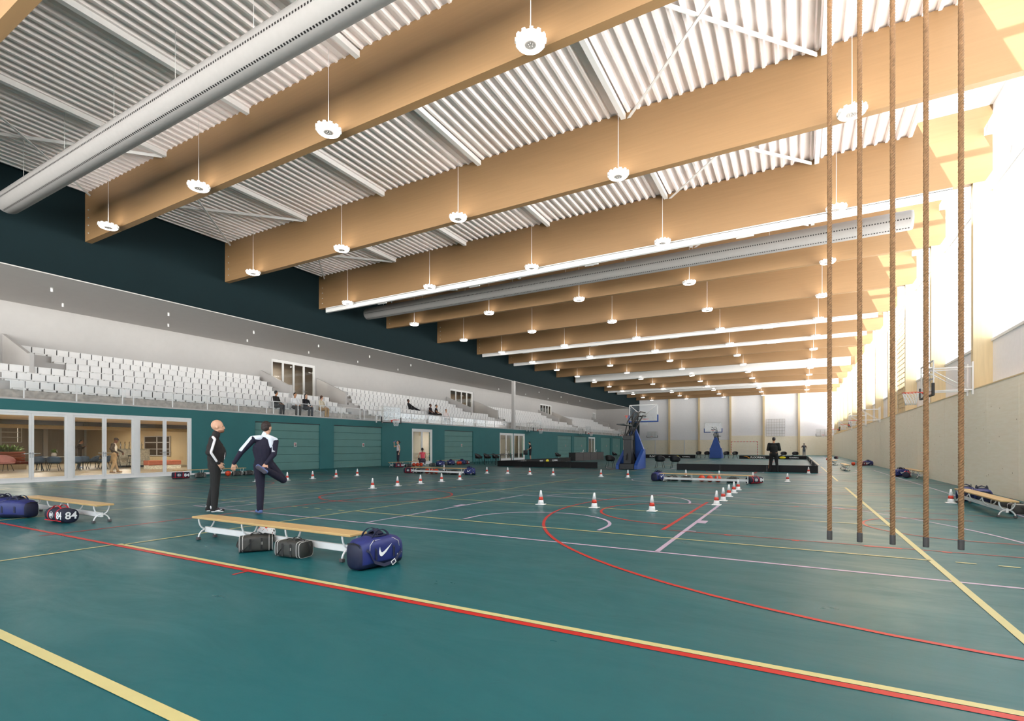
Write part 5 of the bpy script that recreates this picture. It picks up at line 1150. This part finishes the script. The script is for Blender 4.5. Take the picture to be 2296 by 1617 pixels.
# woman drinking
J = stand(); J.update(shR=V3(0, -.16, 1.42), shL=V3(0, .16, 1.42), elR=V3(.24, -.2, 1.33), wrR=V3(.27, -.1, 1.56), hdR=V3(-.1, .3, 1), elL=V3(-.06, .2, 1.13), wrL=V3(.02, .21, .9), head=V3(.01, 0, 1.64), hup=V3(-.35, 0, 1), face=V3(1, 0, .4), hairm=M_hb, curl=.9)
figure('woman in pale vest and dark leggings drinking by the green wall', (-23.2, 25.9, .004), math.radians(235), J, pal(M_skin, '#d9cfd2', None, '#2c2733', '#cfcaca'), .014, .9, hair=H_bun, fem=True, sleeves='none', legs='tight', scale=.97)
t = thing('water_bottle', 'purple drinking bottle raised by the woman in the pale vest', 'bottle', (-23.32, 25.61, 1.63), 2.2); t.rotation_euler = (0, -1.2, math.radians(235)); m = MB(); m.lathe([(.03, -.02), (.034, 0), (.034, .12), (.025, .15), (.018, .16)], 0, 14); m.build('bottle_body', mat('purple_plastic', '#6d5f93', .3), t); m = MB(); m.lathe([(.02, .16), (.02, .185)], 0, 12); m.build('cap', M_black, t)
# crouching woman
J = stand(); J.update(pel=V3(-.1, 0, .42), chest=V3(.02, 0, .74), neck=V3(.06, 0, .93), head=V3(.12, 0, 1.09), shL=V3(.05, .17, .88), shR=V3(.05, -.17, .88), elL=V3(.18, .27, .64), elR=V3(.18, -.27, .64), wrL=V3(.4, .2, .5), wrR=V3(.4, -.2, .5), hdL=V3(1, -.3, -.3), hdR=V3(1, .3, -.3),
                   hpL=V3(-.12, .1, .36), hpR=V3(-.12, -.1, .36), knL=V3(.3, .2, .5), knR=V3(.3, -.2, .42), anL=V3(.02, .14, .11), anR=V3(-.05, -.14, .13), face=V3(1, 0, -.3), hup=V3(.3, 0, 1), hairm=M_hk)
figure('woman in coral pink top crouching with her back to the viewer', (-21.75, 26.65, .004), math.radians(140), J, pal(M_skin, '#d24d5c', None, '#3b3542', '#e2dede'), .014, .95, hair=H_pony, fem=True, sleeves='none', legs='tight')
# man looking into his bag
J = stand(); J.update(head=V3(.07, 0, 1.64), neck=V3(.0, 0, 1.47), face=V3(.8, 0, -.6), hup=V3(.5, 0, .9), elL=V3(.02, .27, 1.16), elR=V3(.02, -.27, 1.16), wrL=V3(.25, .12, 1.02), wrR=V3(.25, -.12, 1.02), hdL=V3(.8, 0, -.5), hdR=V3(.8, 0, -.5), hairm=M_hk)
figure('man in black T-shirt and shorts looking down into a bag by the green wall', (-21.9, 42.6, .004), math.radians(215), J, pal(M_skin, '#1e1b1d', None, '#211f23', '#e07a22'), .018, 1.0, hair=H_short, sleeves='short', legs='shorts')
t = thing('hand_bag', 'black bag held open by the man in shorts', 'bag', (-22.27, 42.31, .55), math.radians(215)); m = MB(); loft(m, [(-.2, .08, .38, .7, .0), (-.18, .11, .42, .6, 0), (.18, .11, .42, .6, 0), (.2, .08, .38, .7, .0)], 20); m.build('bag_body', M_black, t); m = MB(); m.strap(arch(-.12, .12, 0, .41, .07), (0, 1, 0), .03, .008); m.build('carry_handle', M_black, t)
# man in black from behind, hands in front
J = stand(); J.update(shL=V3(0, .21, 1.44), shR=V3(0, -.21, 1.44), head=V3(.06, 0, 1.65), face=V3(.9, 0, -.4), hup=V3(.35, 0, 1), elL=V3(.0, .28, 1.14), elR=V3(.0, -.28, 1.14), wrL=V3(.24, .14, 1.12), wrR=V3(.24, -.14, 1.12), hdL=V3(.6, -.8, 0), hdR=V3(.6, .8, 0), knL=V3(.02, .13, .5), knR=V3(.02, -.13, .5), anL=V3(-.03, .17, .1), anR=V3(-.03, -.17, .1), hairm=M_hk)
def xt(F, J):
    F.C(V3(0, -.0, .99), V3(0, 0, 1.0), .178, .178, ACC, (0, 1, 0), .135, .135); F.C(V3(0, .185, .85), V3(-.01, .235, .2), .012, .012, ACC); F.C(V3(0, 0, 1.03), V3(0, 0, 1.12), .18, .18, TOP, (0, 1, 0), .137, .137)
figure('man in black tracksuit seen from behind before the rink boards', (-1.05, 29.05, .004), math.radians(88), J, pal(M_skin3, '#100e0e', None, '#100e0e', '#141212', '#c58a5e', '#1a1818'), .014, 1.12, hair=H_short, extra=xt)
# far player
J = stand(); J.update(elR=V3(-.02, -.33, 1.2), wrR=V3(.05, -.36, .98), elL=V3(-.02, .33, 1.2), wrL=V3(.1, .36, 1.3), hairm=M_hk)
figure('far player in grey kit with one arm out near the far wall', (.8, 81.8, .004), math.radians(85), J, pal(M_skin2, '#55585f', None, '#62656c', '#d24a3a'), .025, 1.05, hair=H_short, sleeves='none', legs='long')
# spectators on the stand
def seat_fig(label, x, y, z, rz, mats, hair, hm, fem=False, sleeves='long', mod=None, **k):
    J = sit(.5, .38); J['hairm'] = hm
    if mod: J.update(mod)
    return figure(label, (x, y, z), rz, J, mats, .016, .98, hair=hair, fem=fem, sleeves=sleeves, **k)
seat_fig('spectator man with dark hair in black top, leftmost at the rail', -25.74, 18.6, 3.045, math.radians(20), pal(M_skin3, '#262322', None, '#2a2523', '#1c1a1a'), H_short, M_hk, mod=dict(face=V3(.4, 1, 0)))
seat_fig('spectator in white shirt leaning on the rail', -25.74, 19.85, 3.045, math.radians(-10), pal(M_skin3, '#e4e2e2', None, '#3d352f', '#3a2620'), H_short, M_hk, mod=dict(face=V3(1, .4, -.1), hup=V3(.1, .15, 1)))
seat_fig('spectator woman with long black hair and black top', -25.74, 20.6, 3.045, math.radians(5), pal(M_skin, '#17151a', None, '#2b2a30', '#1e1a1e'), H_long, M_hk, True)
seat_fig('spectator woman with brown ponytail and beige jacket, rightmost at the rail', -25.74, 21.75, 3.045, math.radians(15), pal(M_skin, '#d8ccb4', None, '#b08a58', '#9a6a3a'), H_pony, M_hr, True, mod=dict(face=V3(.4, 1, 0)))
seat_fig('spectator in black reclining alone in the middle rows', -27.5, 32.1, 3.82, math.radians(50), pal(M_skin2, '#17171a', None, '#16161a', '#e5e3e3'), H_short, M_hk, mod=dict(chest=V3(-.08, 0, .85), neck=V3(-.16, 0, 1.04), head=V3(-.14, 0, 1.22), shL=V3(-.15, .19, 1.0), shR=V3(-.15, -.19, 1.0), knL=V3(.36, .1, .66), knR=V3(.4, -.1, .6), anL=V3(.6, .12, .45), anR=V3(.75, -.12, .45)))
seat_fig('spectator in dark shirt, leftmost of the trio', -26.55, 33.5, 3.43, math.radians(15), pal(M_skin2, '#2a2124', None, '#1b1a1d', '#1b1a1d'), H_short, M_hk, sleeves='short')
seat_fig('spectator in black T-shirt, middle of the trio', -26.55, 34.3, 3.43, math.radians(25), pal(M_skin3, '#17151a', None, '#35302c', '#1b1a1d'), H_short, M_hk, sleeves='short')
seat_fig('spectator in pale shirt with feet at the glass, rightmost of the trio', -25.74, 34.6, 3.045, math.radians(-20), pal(M_skin, '#e6d8d4', None, '#7a6650', '#5a4a38'), H_short, M_hk)
# cafe guests
J = stand(); J.update(head=V3(.08, 0, 1.62), face=V3(.8, 0, -.5), hup=V3(.4, 0, 1), elR=V3(-.1, -.32, 1.2), wrR=V3(.16, -.28, 1.0), elL=V3(.1, .3, 1.16), wrL=V3(.32, .2, 1.02), anL=V3(.14, .12, .09), anR=V3(-.1, -.12, .09), hairm=mat('dark_cap', '#2a211d', .8))
figure('cafe guest in dark cap and vest with khaki trousers behind the glass', (-29.6, 12.4, 0), math.radians(60), J, pal(M_skin2, '#c9bfb0', '#3c3029', '#a68a68', '#7d5a41', '#3c3029'), .014, 1.0, hair=H_cap, extra=lambda F, J: (F.C(V3(-.03, .12, 1.1), V3(-.03, .12, 1.4), .09, .09, ACC, (1, 0, 0)), F.C(V3(-.03, -.12, 1.1), V3(-.03, -.12, 1.4), .09, .09, ACC, (1, 0, 0))))
J = stand(); J.update(head=V3(.08, 0, 1.6), face=V3(.8, 0, -.3), elR=V3(-.12, -.36, 1.25), wrR=V3(.12, -.15, 1.3), elL=V3(.1, .25, 1.2), wrL=V3(.25, .05, 1.33), hdR=V3(1, .3, .2), hdL=V3(1, -.3, .2), hairm=M_hk)
figure('cafe guest in dark jacket at the long table beyond the glass', (-38.2, 14.2, 0), math.radians(60), J, pal(M_skin3, '#4a3f3c', None, '#463a37', '#9fb2d6'), .016, 1.0, hair=H_short)
